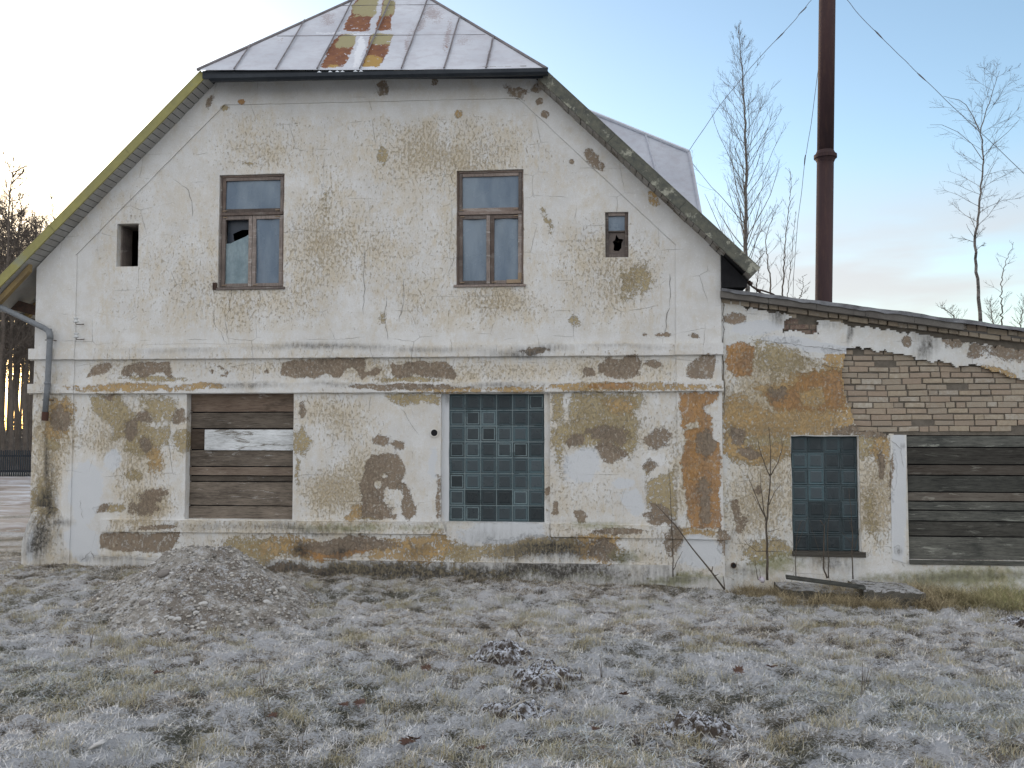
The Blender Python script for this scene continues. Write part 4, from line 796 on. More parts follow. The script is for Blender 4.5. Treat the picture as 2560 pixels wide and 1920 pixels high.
big = [(2120, 872), (2135, 868), (2148, 867), (2170, 873), (2189, 880), (2201, 877), (2213, 876), (2235, 882), (2254, 886), (2280, 889), (2303, 899), (2331, 904), (2350, 902), (2368, 906), (2385, 913), (2401, 918), (2415, 913), (2433, 910), (2457, 920), (2480, 928), (2505, 936), (2560, 948), (2750, 990), (2950, 1090), (2265, 1090), (2222, 1086), (2205, 1082), (2150, 1078), (2140, 1062), (2130, 1035), (2124, 1020), (2112, 998), (2109, 980), (2105, 965), (2108, 950), (2104, 930), (2111, 905), (2108, 890)]
small = [(1957, 830), (1962, 806), (1976, 792), (2000, 788), (2022, 790), (2036, 795), (2044, 808), (2048, 832), (2020, 834), (1985, 829)]
row = [(1803, 748), (1855, 756), (1860, 770), (1900, 776), (1960, 786), (2050, 800), (2140, 815), (2240, 828), (2330, 840), (2400, 852), (2480, 864), (2560, 876), (2960, 930), (2960, 893), (2560, 838), (2400, 815), (1803, 735)]
tow = lambda L: [(X(a, b, AY), Z(a, b, AY)) for a, b in L]
polys = [tow(big), tow(small), tow(row)]
AO = {'w': (X(1978, 1200, AY), X(2150, 1200, AY), Z(2060, 1384, AY), Z(2060, 1088, AY)), 'b': (X(2268, 1200, AY), X(2900, 1200, AY), Z(2400, 1400, AY), Z(2400, 1088, AY))}
def keepc(x, z):
    dx = (float(vnoise(x*22, z*22, 3))-.5)*.05; dz = (float(vnoise(x*22, z*22, 9))-.5)*.04
    return not any(inpoly(x+dx, z+dz, p) for p in polys)
AX0, AX1 = X(1800, 1300, AY), X(2950, 1300, AY)
ztopL, ztopR = Z(1803, 735, AY), Z(2560, 836, AY); x_r = X(2560, 836, AY)
slope_a = (ztopR-ztopL)/(x_r-AX0); ztopE = ztopL+slope_a*(AX1-AX0)
bm = sheet_bm(AX0, AX1, ZB, ztopL, AY, .019, holes=list(AO.values()), clips=[((AX1, ztopE-.02), (AX0, ztopL-.02))], depth=.035, jit=.0015, cellfn=keepc)
for q in bm.verts:     # slight bulge of the loose plaster
    q.co.y += -.012*float(fbm(q.co.x*1.5, q.co.z*1.5, 6, 3)) if q.co.y < AY+.02 else 0
finish(bm, 'plaster_coat', M['plaster2'], annex, BA, flat=AY, base_dens=.55)
# brickwork, course by course
random.seed(21); m = MB(); rv = []; m2 = MB(); rv2 = []
ch = .0728; yb = AY+.038
def bricks(region, x0, x1, z0, z1, mm, rr, cw=ch, yb=yb, slope=0.0, hd=.35, only=None):
    nz = int((z1-z0)/cw)+1
    for k in range(nz):
        z = z0+k*cw; x = x0-random.uniform(0, .2)
        while x < x1:
            L = .118 if random.random() < hd else .242; L += random.uniform(-.006, .006)
            cx, cz = x+L/2, z+cw/2
            zz = z+slope*(cx-x0)
            if (slope or zz+cw < ztopL+slope_a*(cx-AX0)-.10) and not any(h[0]-.0 < cx < h[1] and h[2] < zz+cw/2 < h[3]+.01 for h in AO.values()) and (region is None or any(inpoly(cx+ox, zz+cw/2, p) for p in region for ox in (-L/2, 0, L/2))):
                g = .0065; dy = random.uniform(-.007, .010)+(.016 if random.random() < .08 else 0); j = .005
                a = [random.uniform(-j, j) for _ in range(6)]; x_0, x_1 = x+g+a[0], x+L-g+a[1]; zb_, zt_ = zz+g*.9+a[2], zz+cw-g*.9+a[3]; sl = slope*(x_1-x_0)
                mm.add([(x_0, yb+dy, zb_), (x_1, yb+dy, zb_+sl), (x_1, yb+dy, zt_+sl), (x_0, yb+dy, zt_), (x_0, yb+.06, zb_), (x_1, yb+.06, zb_+sl), (x_1, yb+.06, zt_+sl), (x_0, yb+.06, zt_)], [(0, 1, 2, 3), (0, 4, 5, 1), (1, 5, 6, 2), (2, 6, 7, 3), (3, 7, 4, 0)]); r = random.random(); rr += [r]*5
            x += L
bx0 = X(2095, 980, AY)
bricks([polys[0]], bx0, AX1, Z(2300, 1096, AY), Z(2300, 850, AY), m, rv)
# sloping header course under the slab (and the bare one past the slab's end)
zr0 = ztopL-.105; bricks(None, AX0+.02, AX1, zr0, zr0+.07, m, rv, cw=.074, yb=AY-.012, slope=slope_a, hd=.8)
xe = X(2398, 820, AY); bricks(None, xe, AX1, zr0+.075+slope_a*(xe-AX0), zr0+.075+slope_a*(xe-AX0)+.01, m, rv, cw=.078, yb=AY-.03, slope=slope_a, hd=.9)
bricks([polys[2]], AX0+.05, AX1, zr0-.28, zr0-.09, m, rv, cw=.0728, yb=yb-.004)
def brickobj(m, rr, name, mat):
    me = m.mesh(name); rnd_attr(me, rr); bm = bmesh.new(); bm.from_mesh(me); [setattr(q.co, 'z', q.co.z+(float(vnoise(q.co.x*1.7, q.co.z*4, 2))-.5)*.016+(float(vnoise(q.co.x*14, q.co.z*14, 5))-.5)*.006) for q in bm.verts]; bmesh.ops.recalc_face_normals(bm, faces=bm.faces); bmesh.ops.bevel(bm, geom=[e for e in bm.edges if not e.is_boundary], offset=.005, segments=1, affect='EDGES'); bm.to_mesh(me); bm.free(); return link(name, me, mat, annex)
brickobj(m, rv, 'brickwork', M['brick'])
ps = polys[1]; m2 = MB(); bricks([ps], min(p[0] for p in ps), max(p[0] for p in ps), min(p[1] for p in ps)-.02, max(p[1] for p in ps), m2, rv2, yb=yb+.006); brickobj(m2, rv2, 'bare_brick_patch', M['brickred'])
# mortar core behind, with the openings left out
bm = sheet_bm(AX0, AX1, ZB, ztopL, AY+.054, .25, holes=list(AO.values()), clips=[((AX1, ztopE-.03), (AX0, ztopL-.03))], depth=.28, jit=0)
me = bpy.data.meshes.new('wall_core'); bm.to_mesh(me); bm.free(); link('wall_core', me, M['mortar'], annex)
m = MB(); m.box(AX1-.3, AX1, AY+.33, 8.0, ZB, ztopE-.1); m.box(XR+.01, AX1-.3, 7.7, 8.0, ZB, ztopE-.1); m.build('rear_walls', M['mortar'], annex)
# roof slab
u = np.array([1, 0, slope_a]); a0 = np.array([X(1803, 733, -.10), -.10, Z(1803, 726, -.10)]); Lr = xe-a0[0]
m = MB(); K = 5
for i in range(K):
    p = a0+u*(Lr*i/K+.002); q = a0+u*(Lr*(i+1)/K-.002); dz = random.uniform(-.004, .004)
    m.prism([p+(0, 0, dz), q+(0, 0, dz), q+(0, 0, dz-.082-.01*i/K), p+(0, 0, dz-.085)], (0, 8.2, 0))
p = a0+u*(Lr+.002); q = a0+u*(AX1-a0[0]+.05); m.prism([p+(0, .12, -.02), q+(0, .12, -.02), q+(0, .12, -.09), p+(0, .12, -.09)], (0, 8, 0))
m.build('roof_slab', M['slab'], annex)
m = MB(); N = 60; vs = []
for i in range(N+1):
    p = a0+u*((AX1-a0[0])*i/N); h = .012+.03*float(fbm(i*.5, 1, 2, 3)); 
    for yy in (-.115 if i < N*.78 else .05, .4, 8.1): vs.append((p[0], yy+random.uniform(-.012, .012), p[2]+h*(1 if yy < 0 else 1.2)))
    vs.append((p[0], -.12 if i < N*.78 else .04, p[2]-.006-.02*float(vnoise(i*.9, 4))))
m.add(vs, [(i*4+a, i*4+4+a, i*4+4+b, i*4+b) for i in range(N) for a, b in ((0, 1), (1, 2), (3, 0))]); m.build('roofing_felt', M['felt'], annex, recalc=True)
for i in range(14):     # torn felt and rubble along the edge
    s = .45+.5*random.random(); p = a0+u*((AX1-a0[0])*s); w_ = random.uniform(.02, .07); yy = random.uniform(-.09, .0); m = MB(); m.box(p[0]-w_, p[0]+w_, yy, yy+.08, p[2]-.01, p[2]+random.uniform(.012, .035), j=.01); m.build('felt_scrap', M['iron'], annex)
# annex openings
x0, x1, z0, z1 = AO['w']; y = AY+.05
sb = [sheet_bm(x0-.01, x0+.012, z0, z1, AY+.03, .03, depth=.05), sheet_bm(x1-.014, x1+.01, z0, z1, AY+.02, .03, depth=.05), sheet_bm(x0-.02, x1+.02, z1-.012, z1+.012, AY+.0, .03, depth=.06)]
gwin2 = finish(join_bm(sb), 'glass_block_window', M['plaster2'], annex, [], flat=AY); gwin2['label'] = 'window of dark glass blocks, four across and seven down'
lit = {(0, 1): .7, (1, 1): .8, (1, 2): 1.0, (0, 3): .6, (1, 3): .9, (2, 0): .4, (0, 4): .5, (0, 5): .5, (3, 2): .5, (3, 1): .2, (2, 2): .3}
glass_blocks('g', x0+.013, x1-.015, z0+.03, z1-.013, 4, 7, y, lit, gwin2, 8)
m = MB(); m.box(x0-.005, x1+.045, AY-.03, AY+.09, z0-.035, z0+.028, j=.004); wood(m, 'sill', M['wood2'], gwin2)
x0, x1, z0, z1 = AO['b']; y = AY+.06
m = MB(); m.box(x0-.01, x1, y+.05, y+.08, z0-.02, z1+.02); bd2 = m.build('boarded_opening', M['dark'], annex); bd2['label'] = 'wide opening closed with dark greenish planks'
planks(bd2, 'plank', x0+.003, x1, [1088, 1118, 1161, 1188, 1230, 1253, 1276, 1303, 1341, 1399], y, M['wood2'], 2400, 9)
m = MB(); m.box(x0-.0, x1, AY-.02, AY+.09, z0-.055, z0-.002, j=.004); wood(m, 'sill', M['wood2'], bd2)
bm = quad_sheet([(2226, 1087), (2266, 1087), (2266, 1408), (2230, 1398)], AY-.014, .02, '', None, None, depth=.02)
finish(bm, 'plaster_jamb', M['plaster2'], annex, [('smooth', 1942, 1050, 20, 220), ('-dens', 1942, 1080, 30, 200), ('brown', 1928, 1020, 7, 50), ('dirt', 1950, 960, 6, 8, 0, 1), ('brown', 1938, 1185, 6, 10), ('dirt', 1942, 1190, 10, 10, 0, .9)], flat=AY)
# pipe stub low on the annex and cracks in its plaster
m = MB(); c = np.array(P(1833, 1412, AY)); m.tube([c+(0, .05, 0), c+(0, -.05, -.004)], .033, 12); m.tube([c+(0, -.052, 0), c+(0, -.056, 0)], .022, 10, m=1); m.build('pipe_stub', [M['iron'], M['dark']], annex)
ck = MB()
for pts, w in [([(1562, 650), (1563, 700), (1561, 760), (1566, 900)], .007), ([(1640, 735), (1700, 742), (1740, 748), (1790, 752), (1830, 758)], .004), ([(1558, 760), (1560, 900), (1562, 1240)], .003), ([(1760, 795), (1775, 788), (1830, 800)], .003), ([(1710, 770), (1760, 775)], .002), ([(1925, 950), (1945, 970), (1952, 1010)], .003), ([(1600, 1190), (1625, 1160)], .003)]:
    v, f = ribbon(o2(pts), w*.8, AY-.016-.012, 2.5); ck = MB(); ck.add(v, f); ck.build('crack', M['crack'], annex, recalc=False)
# ---------------------------------------------------------------- dormer on the far slope of the house
zr = lambda x: vR0[2]+(x-vR0[0])*(vR1[2]-vR0[2])/(vR1[0]-vR0[0])
DY = 5.5; A1 = np.array(P(1500, 289, DY)); Bp = np.array(P(1722, 379, DY)); Cp = np.array(P(1754, 550, DY)); ab = Bp-A1; A = A1.copy()
while A[2] > zr(A[0])-.15 and A[0] > apex[0]+.3: A = A-ab*.05      # the ridge of the dormer runs back into the slope
bc = Cp-Bp; E = Cp.copy()
while E[2] > zr(E[0])-.12: E = E+bc*.05                        # its outer edge comes down to the slope
dm = MB(); bkv = np.array([0, 2.2, 0]); mid = (A+E)/2; D = np.array([mid[0], DY, zr(mid[0])-.15])
dm.prism([A, Bp, E, D], bkv)
db = dm.build('dormer', M['metal'], house); paint(db.data, [('dens', 1400, 350, 200, 120, 0, .5)], None, base_dens=.4)
dm = MB(); yo = np.array([0, -.012, 0])
for q in (.35, .6, .82): a_ = A+(Bp-A)*q+yo; b_ = D+(E-D)*q+yo; dm.tube([a_, b_], .02, 4)
dm.tube([A+yo, Bp+yo], .03, 5); dm.tube([Bp+yo, E+yo], .03, 5)
for q in (.3, .6): dm.tube([A+(D-A)*q+yo, Bp+(E-Bp)*q+yo], .012, 4)
ob = dm.build('dormer_seams', M['metal'], db); paint(ob.data, [], None)
# ---------------------------------------------------------------- chimney and its guys
CY = 6.2; cb = P(2059, 757, CY); ct = P(2068, 0, CY); dirv = (np.array(ct)-np.array(cb)); cb = np.array(cb)
chz = lambda z: cb+dirv*((z-cb[2])/dirv[2])
rc = 20.5/F*((cb-CAM)@fw)
g0 = chz(-.3); ztop = chz(cb[2]+dirv[2]*1.32)
chm = thing('steel_chimney', 'tall slender rusty steel chimney rising behind the annex roof', 'chimney', tuple(g0))
fz = P(2061, 390, CY)[2]; fc = chz(fz)
m = MB(); m.tube([chz(-.3), chz(2.5), fc+(0, 0, -.02)], rc, 28); m.build('lower_pipe', M['chim'], chm, smooth=True)
m = MB(); m.tube([fc+(0, 0, .02), ztop], rc*.985, 28); m.build('upper_pipe', M['chim'], chm, smooth=True)
m = MB(); s = rc; m.tube([fc+(0, 0, z) for z in (-.13, -.06, -.045, .02, .03, .10)], [s*1.0, s*1.2, s*1.36, s*1.36, s*1.2, s*1.0], 28); m.build('flange', M['chim'], chm)
def wire(pts, lab, r=.0055, knots=()):
    m = MB(); P3 = [np.array(p) for p in pts]; path = []
    for a, b in zip(P3[:-1], P3[1:]):
        for i in range(6): path.append(a+(b-a)*i/6+np.array([0, 0, random.uniform(-.008, .008)]))
    path.append(P3[-1]); m.tube(path, r, 5)
    for k in knots: c = path[k]; d = path[min(k+1, len(path)-1)]-c; d = d/np.linalg.norm(d); m.tube([c-d*.12, c-d*.05, c+d*.05, c+d*.12], [.006, .014, .012, .006], 6)
    return tag(m.build('guy_wire', M['wire'], None, loc=tuple(P3[0])), lab, 'wire', 'guy wires bracing the chimney')
Y = CY
wire([P(2100, -90, Y), P(2028, 0, Y-.1), P(1985, 52, Y-.2), P(1880, 165, Y-.25), P(1800, 262, Y-.4), P(1722, 378, 5.45)], 'thin guy wire running from the chimney down to the dormer corner', knots=(9, 14))
wire([P(2066, -60, Y), P(2118, 0, Y-.1), P(2150, 40, Y-.2), P(2245, 135, Y-.4), P(2365, 250, Y-.8), P(2560, 433, Y-1.2), P(2800, 660, Y-2), P(3540, 1380, Y-3)], 'long guy wire running from the chimney down to the right', knots=(15, 21))
wire([P(2052, 120, Y+.3), P(2044, 185, Y+.5), P(2028, 310, Y+1), P(2012, 402, Y+1.6), P(2004, 480, Y+2), P(1994, 555, Y+2.6), P(1984, 690, Y+3.2), P(1982, 765, Y+3.4), P(1976, 1260, Y+4.4)], 'slack guy wire hanging close along the left side of the chimney', knots=(18,))
m = MB(); y = .4; tb = [P(1868, 702, .1), P(1880, 716, .2), P(1895, 726, .3)]; m.tube(tb, .012, 6); m.tube([P(1872, 705, .12), P(1878, 711, .15)], .026, 8)
m.tube([P(1936, 739, .6), P(1990, 754, 1.0), P(2040, 768, 1.6)], .010, 6)
tg = tag(m.build('eave_cable', M['iron'], None, loc=P(1868, 702, .1)), 'short rusty cable with a turnbuckle tied between the right eave and annex roof', 'cable')
m = MB(); 
for s in (-1, 1): m.tube([P(1895, 726+s*1.5, .3), P(1902, 729+s*4, .34), P(1932, 739+s*4, .55), P(1938, 741+s*1.5, .6)], .011, 6)
m.tube([P(1893, 725, .29), P(1899, 728, .32)], .022, 8); m.build('turnbuckle', M['iron'], tg)
# ---------------------------------------------------------------- ground
def gh0(x, y):
    x = np.asarray(x, float); y = np.asarray(y, float)
    w = np.interp(x, [X(60, 1400), X(1000, 1440), X(1300, 1450), X(1812, 1470), X(2560, 1500)], [Z(60, 1404), Z(1000, 1442), Z(1300, 1452), Z(1812, 1472), Z(2560, 1500)])
    t = np.clip((y+6.5)/6.5, 0, 1); t = t*t*(3-2*t)
    far = np.clip((y-1)/8, 0, 1)
    return w*t*(1-far)+0.0*far
def clump(x, y): return fbm(x, np.asarray(y)*1.15, 17, 3, 8.5)-.5
def gh(x, y):
    x = np.asarray(x, float); y = np.asarray(y, float); near = np.clip(1.2-np.hypot(x, y+5)/26, 0, 1)
    return gh0(x, y)+near*((fbm(x, y, 3, 3, .7)-.5)*.16+(fbm(x, y, 7, 4, 3.2)-.5)*.12*np.clip(-y+.6, 0.15, 1)+clump(x, y)*.12*np.clip(-y+.5, .2, 1))
def grow(a, b, st, far, k=1.35):
    v = list(np.arange(a, b, st)); s = st; x = b; up_ = []
    while x < far: up_.append(x); s *= k; x += s
    s = st; x = a; lo = []
    while x > -far: s *= k; x -= s; lo.append(x)
    return np.array(lo[::-1]+v+up_)
gxs = grow(-7.2, 6.6, .030, 900); gys = grow(-8.2, .9, .028, 900)
GX, GY = np.meshgrid(gxs, gys, indexing='ij'); GZ = gh(GX, GY)
fine = (GX > -7.3) & (GX < 6.7) & (GY > -8.3) & (GY < 1)
GZ = GZ+np.where(fine, (fbm(GX, GY, 11, 3, 20)-.5)*.05, 0)
def fast_mesh(name, V, Q, uvcol=None, cname='bcol'):
    me = bpy.data.meshes.new(name); me.vertices.add(len(V)); me.vertices.foreach_set('co', np.ascontiguousarray(V, np.float32).ravel())
    nq = len(Q); me.loops.add(nq*4); me.loops.foreach_set('vertex_index', np.ascontiguousarray(Q, np.int32).ravel())
    me.polygons.add(nq); me.polygons.foreach_set('loop_start', np.arange(nq, dtype=np.int32)*4); me.polygons.foreach_set('loop_total', np.full(nq, 4, np.int32)); me.update(calc_edges=True)
    if uvcol is not None:
        at = me.attributes.new(cname, 'FLOAT_COLOR', 'POINT'); at.data.foreach_set('color', np.ascontiguousarray(uvcol, np.float32).ravel())
    return me
nx_, ny_ = GX.shape; idx = np.arange(nx_*ny_).reshape(nx_, ny_)
Q = np.stack([idx[:-1, :-1], idx[1:, :-1], idx[1:, 1:], idx[:-1, 1:]], -1).reshape(-1, 4)
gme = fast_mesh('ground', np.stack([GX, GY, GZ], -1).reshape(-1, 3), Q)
def frostmap(x, y): return np.clip((fbm(x, y, 21, 5, 1.1)-.42)*3, 0, 1)*.36+np.clip((fbm(x, y, 31, 4, 6.5)-.38)*3.2, 0, 1)*.62
def greenmap(x, y): return np.clip((fbm(x, y, 41, 4, .8)-.47)*5, 0, 1)
def near_wall(y): return np.clip((y+1.3)/1.2, 0, 1)  # weight rising towards the front wall, where frost thins out
fr = (frostmap(GX, GY)*(1-.75*near_wall(GY))).reshape(-1); gr_ = greenmap(GX, GY).reshape(-1)
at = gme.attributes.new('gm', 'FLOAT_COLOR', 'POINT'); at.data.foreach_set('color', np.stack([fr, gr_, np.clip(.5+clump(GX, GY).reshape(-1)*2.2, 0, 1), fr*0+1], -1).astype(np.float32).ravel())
t = NT('frosted_ground'); a = t.attr('gm'); q = t.t.nodes.new('ShaderNodeSeparateColor'); t.t.links.new(a.outputs['Color'], q.inputs[0])
n1 = t.noise(18, 9, .8, vec=t.map((.8, 1.3, 1))); n2 = t.noise(80, 6, .8, vec=t.map((.7, 1.3, 1)))
c = t.mix(t.rng(n1, .35, .65), (.13, .11, .088), (.42, .37, .295)); c = t.mix(t.rng(q.outputs[2], .48, .22, 0, .9), c, (.05, .042, .034)); c = t.mix(t.m('MULTIPLY', q.outputs[1], .6), c, (.10, .11, .075)); c = t.mix(t.rng(n2, .5, .7, 0, .7), c, (.62, .56, .47))  # hollows painted dark brown for soil and for the shade between clumps
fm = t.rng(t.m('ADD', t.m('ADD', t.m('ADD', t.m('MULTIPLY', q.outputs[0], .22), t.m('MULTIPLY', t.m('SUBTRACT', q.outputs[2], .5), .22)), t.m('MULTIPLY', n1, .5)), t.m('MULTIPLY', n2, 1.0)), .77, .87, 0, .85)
c = t.mix(fm, c, (.72, .735, .77)); t.bump(t.m('ADD', n1, n2), 1.0, .035); M['ground'] = t.fin(c, .9, .2)
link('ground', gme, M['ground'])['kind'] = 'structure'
# ---------------------------------------------------------------- frozen grass
def blades(n, xyf, hf, wf, leanf, colf, seed, segs=3, curl=.9):
    g = np.random.default_rng(seed); x, y = xyf(g, n); n = len(x); h = hf(g, x, y); w = wf(g, x, y); az = g.random(n)*2*np.pi; lean = leanf(g, x, y)
    col = colf(g, x, y); z = gh(x, y)-.006; dx, dy = np.cos(az), np.sin(az); px_, py_ = -dy, dx
    tw = g.normal(0, .6, n); V = np.zeros((n, 2*(segs+1), 3)); Cc = np.zeros((n, 2*(segs+1), 4)); Cc[..., 3] = 1
    cx, cy, cz = x.copy(), y.copy(), z.copy(); a = lean.copy(); sl = h/segs
    for k in range(segs+1):
        ww = w*(1-(k/segs)**1.6*.9)*.5; sx = px_*np.cos(tw*k)+dx*np.sin(tw*k); sy = py_*np.cos(tw*k)+dy*np.sin(tw*k)
        V[:, 2*k] = np.stack([cx-sx*ww, cy-sy*ww, cz], -1); V[:, 2*k+1] = np.stack([cx+sx*ww, cy+sy*ww, cz+ww*.3], -1)
        Cc[:, 2*k, :3] = col; Cc[:, 2*k+1, :3] = col
        cx += dx*np.sin(a)*sl; cy += dy*np.sin(a)*sl; cz += np.cos(a)*sl; a = np.minimum(a+curl*g.random(n)*.9, 2.0)
    b = (np.arange(n)*2*(segs+1))[:, None]; q = np.stack([np.stack([b[:, 0]+2*k, b[:, 0]+2*k+1, b[:, 0]+2*k+3, b[:, 0]+2*k+2], -1) for k in range(segs)], 1).reshape(-1, 4)
    return V.reshape(-1, 3), q, Cc.reshape(-1, 4)
hx, hy = -math.sin(YAW), math.cos(YAW)
def footprint(x, y): return (y < -.10) | (x < XL-.25)
def field(g, n, dmin=3.4, dmax=12.6, pw=1.55):
    d = (g.random(n)*(dmax**pw-dmin**pw)+dmin**pw)**(1/pw); s = (g.random(n)*2-1)*.64*d
    x = CAM[0]+hx*d+math.cos(YAW)*s; y = CAM[1]+hy*d+math.sin(YAW)*s
    cl_ = .5*fbm(x, y, 51, 3, 7)+.5*(clump(x, y)+.5); k = footprint(x, y) & (g.random(n) < np.clip((cl_-.3)*3.2, .12, 1)) & ((x > XL-.9) | (y < 1.2))
    return x[k], y[k]
def pal(g, x, y, boost=0.0):
    n = len(x); fr = np.clip(frostmap(x, y)*.75*(1-.6*near_wall(y))+.25+clump(x, y)*1.5+g.normal(0, .38, n)+boost, 0, 1)[:, None]; gm = np.clip(greenmap(x, y)+g.normal(0, .3, n)-.15, 0, 1)[:, None]
    st = np.array([.68, .585, .43])*(.45+.8*g.random((n, 1)))+g.normal(0, .012, (n, 3)); gn = np.array([.33, .33, .25])*(.6+.8*g.random((n, 1)))
    c = st*(1-gm*.7)+gn*gm*.7; c = c*(1-fr*.85)+np.array([.82, .825, .84])*fr*.85; dk = (g.random((n, 1)) < np.clip(.10-clump(x, y)[:, None]*3.2, .04, .85)); return np.clip(np.where(dk, c*.28, c), .01, .9)  # dead damp blades in hollows, darkened for the shade between clumps
V1 = blades(760000, field, lambda g, x, y: .022+.05*g.random(len(x))**1.7, lambda g, x, y: .0018+.0022*g.random(len(x)), lambda g, x, y: .6+1.0*g.random(len(x)), pal, 61, 2, .5)
def merge(lst):
    Vs, Qs, Cs = [], [], []; o = 0
    for v, q, c in lst: Vs.append(v); Qs.append(q+o); Cs.append(c); o += len(v)
    return np.concatenate(Vs), np.concatenate(Qs), np.concatenate(Cs)
t = NT('frozen_grass_blades'); a = t.attr('bcol'); M['grass'] = t.fin(a.outputs['Color'], .75, .25)
link('grass', fast_mesh('grass', *merge([V1])), M['grass']).update() if False else None
def grass_obj(name, lst, lab, cat):
    v, q, c = merge(lst); o = link(name, fast_mesh(name, v, q, c), M['grass']); tag(o, lab, cat, kind='stuff'); return o
grass_obj('grass', [V1], 'short matted straw coloured grass dusted with frost in front of the house', 'grass')
# tufts standing up out of the mat
tg_ = np.random.default_rng(5); tx, ty = field(tg_, 800); keep = ty < -.5; tx, ty = tx[keep], ty[keep]
def tuft_field(g, n):
    i = g.integers(0, len(tx), n); r = g.normal(0, .045, (n, 2)); return tx[i]+r[:, 0]*1.3, ty[i]+r[:, 1]
def olive(g, x, y):
    n = len(x); k = g.random((n, 1)); b = np.array([.48, .40, .25])*(1-k)+np.array([.32, .30, .17])*k; f = np.clip(frostmap(x, y)[:, None]*.6+g.normal(0, .2, (n, 1)), 0, .8)
    return np.clip(b*(.6+.7*g.random((n, 1)))*(1-f)+np.array([.55, .58, .6])*f, .01, 1)
V2 = blades(42000, tuft_field, lambda g, x, y: .05+.07*g.random(len(x)), lambda g, x, y: .002+.002*g.random(len(x)), lambda g, x, y: .15+.55*g.random(len(x)), olive, 71)
# dark green frosted swathe at lower left and lower right, longer blades lying over
def sw(cx, cy, sx_, sy_):
    return lambda g, n: (lambda p: (p[0], p[1]))((lambda d: (CAM[0]+hx*d[0]+math.cos(YAW)*d[1], CAM[1]+hy*d[0]+math.sin(YAW)*d[1]))((lambda: (lambda D_: (D_+g.normal(0, sx_, n), (cx-1280)/F*D_+g.normal(0, sy_, n)))(CAM[2]*F/(cy-1072)))()))
def darkg(g, x, y):
    n = len(x); k = g.random((n, 1)); b = np.array([.20, .215, .15])*(1-k)+np.array([.46, .41, .30])*k; f = (g.random((n, 1)) < .38)*.85; return b*(1-f)+np.array([.55, .6, .63])*f
SW = [blades(nn, sw(a, b, s1, s2), lambda g, x, y: .04+.07*g.random(len(x)), lambda g, x, y: .0025+.003*g.random(len(x)), lambda g, x, y: .7+.8*g.random(len(x)), darkg, 80+i) for i, (a, b, s1, s2, nn) in enumerate([(260, 1690, .30, .45, 5000), (60, 1650, .3, .3, 2500), (2430, 1800, .25, .30, 4000), (2380, 1700, .3, .3, 3000), (760, 1690, .3, .4, 3000), (2080, 1720, .2, .25, 2500), (1500, 1860, .2, .3, 2500)])]
grass_obj('grass_tufts', [V2]+SW, 'taller olive and dark green grass tufts scattered over the frosty lawn', 'grass tufts')
# long dead grass and moss beside the annex
def strip(x0p, x1p, y0, y1, dens=None):
    def f(g, n):
        m_ = max(8, int((x1p-x0p)*.16)); ci = g.integers(0, m_, n); cxx = X(x0p, 1470)+(X(x1p, 1470)-X(x0p, 1470))*g.random(m_); cyy = y0+(y1-y0)*g.random(m_); sp = g.normal(0, .05, (n, 2)); return cxx[ci]+sp[:, 0]*1.3, np.minimum(cyy[ci]+sp[:, 1], -.07)
    return f
def ylw(g, x, y):
    n = len(x); k = g.random((n, 1)); m_ = np.clip((x[:, None]-X(2270, 1470))*.8, 0, 1); b = np.array([.58, .49, .31])*(1-k)+np.array([.20, .16, .10])*k; gg = np.array([.33, .37, .15])
    s = np.clip(m_*k*1.2, 0, 1); return (b*(1-s)+gg*s)*(.5+.8*g.random((n, 1)))
L1 = [blades(15000, strip(1930, 2290, -.95, -.12), lambda g, x, y: .10+.22*g.random(len(x))*(1-.4*(y < -.7)), lambda g, x, y: .0025+.003*g.random(len(x)), lambda g, x, y: .2+.9*g.random(len(x)), ylw, 91, 4, .75),
      blades(17000, strip(2240, 2760, -.85, -.08), lambda g, x, y: .09+.21*g.random(len(x)), lambda g, x, y: .0025+.003*g.random(len(x)), lambda g, x, y: .2+.9*g.random(len(x)), ylw, 92, 4, .7),
      blades(3000, strip(1830, 1960, -.4, -.1), lambda g, x, y: .05+.12*g.random(len(x)), lambda g, x, y: .0025+.002*g.random(len(x)), lambda g, x, y: .3+.9*g.random(len(x)), ylw, 93, 4, .7),
      blades(9000, strip(100, 1800, -.22, -.09), lambda g, x, y: .02+.05*g.random(len(x)), lambda g, x, y: .0025+.002*g.random(len(x)), lambda g, x, y: .3+.9*g.random(len(x)), lambda g, x, y: ylw(g, x, y)*.55, 94)]
grass_obj('long_grass', L1, 'long yellowish dead grass growing along the foot of the annex', 'long grass')
# ---------------------------------------------------------------- yard and bank beyond the left corner
def flat_sheet(name, x0, x1, y0, y1, st, zf, mat, kind='structure'):
    xs = np.arange(x0, x1+st, st); ys = np.arange(y0, y1+st, st); A_, B_ = np.meshgrid(xs, ys, indexing='ij'); Zz = zf(A_, B_); i = np.arange(A_.size).reshape(A_.shape)
    o = link(name, fast_mesh(name, np.stack([A_, B_, Zz], -1).reshape(-1, 3), np.stack([i[:-1, :-1], i[1:, :-1], i[1:, 1:], i[:-1, 1:]], -1).reshape(-1, 4)), mat); o['kind'] = kind; return o
t = NT('frozen_dirt_yard'); n = t.noise(.8, 9, .72, vec=t.map((.5, 1.5, 1)), dist=.5); n2 = t.noise(9, 6, .7)
c = t.mix(t.rng(n2, .3, .7), (.26, .225, .20), (.36, .32, .29)); c = t.mix(t.rng(n, .50, .60, 0, .8), c, (.55, .56, .60)); c = t.mix(t.rng(t.noise(.5, 5), .58, .64, 0, .7), c, (.16, .11, .075)); t.bump(n2, .5, .02)
M['yard'] = t.fin(c, .9)
flat_sheet('dirt_yard', -45, XL-1.0, 3.2, 19.3, .25, lambda x, y: gh(x, y)+.012+.03*np.clip(fbm(x, y, 3, 3, .8)-.5, 0, 1), M['yard'])
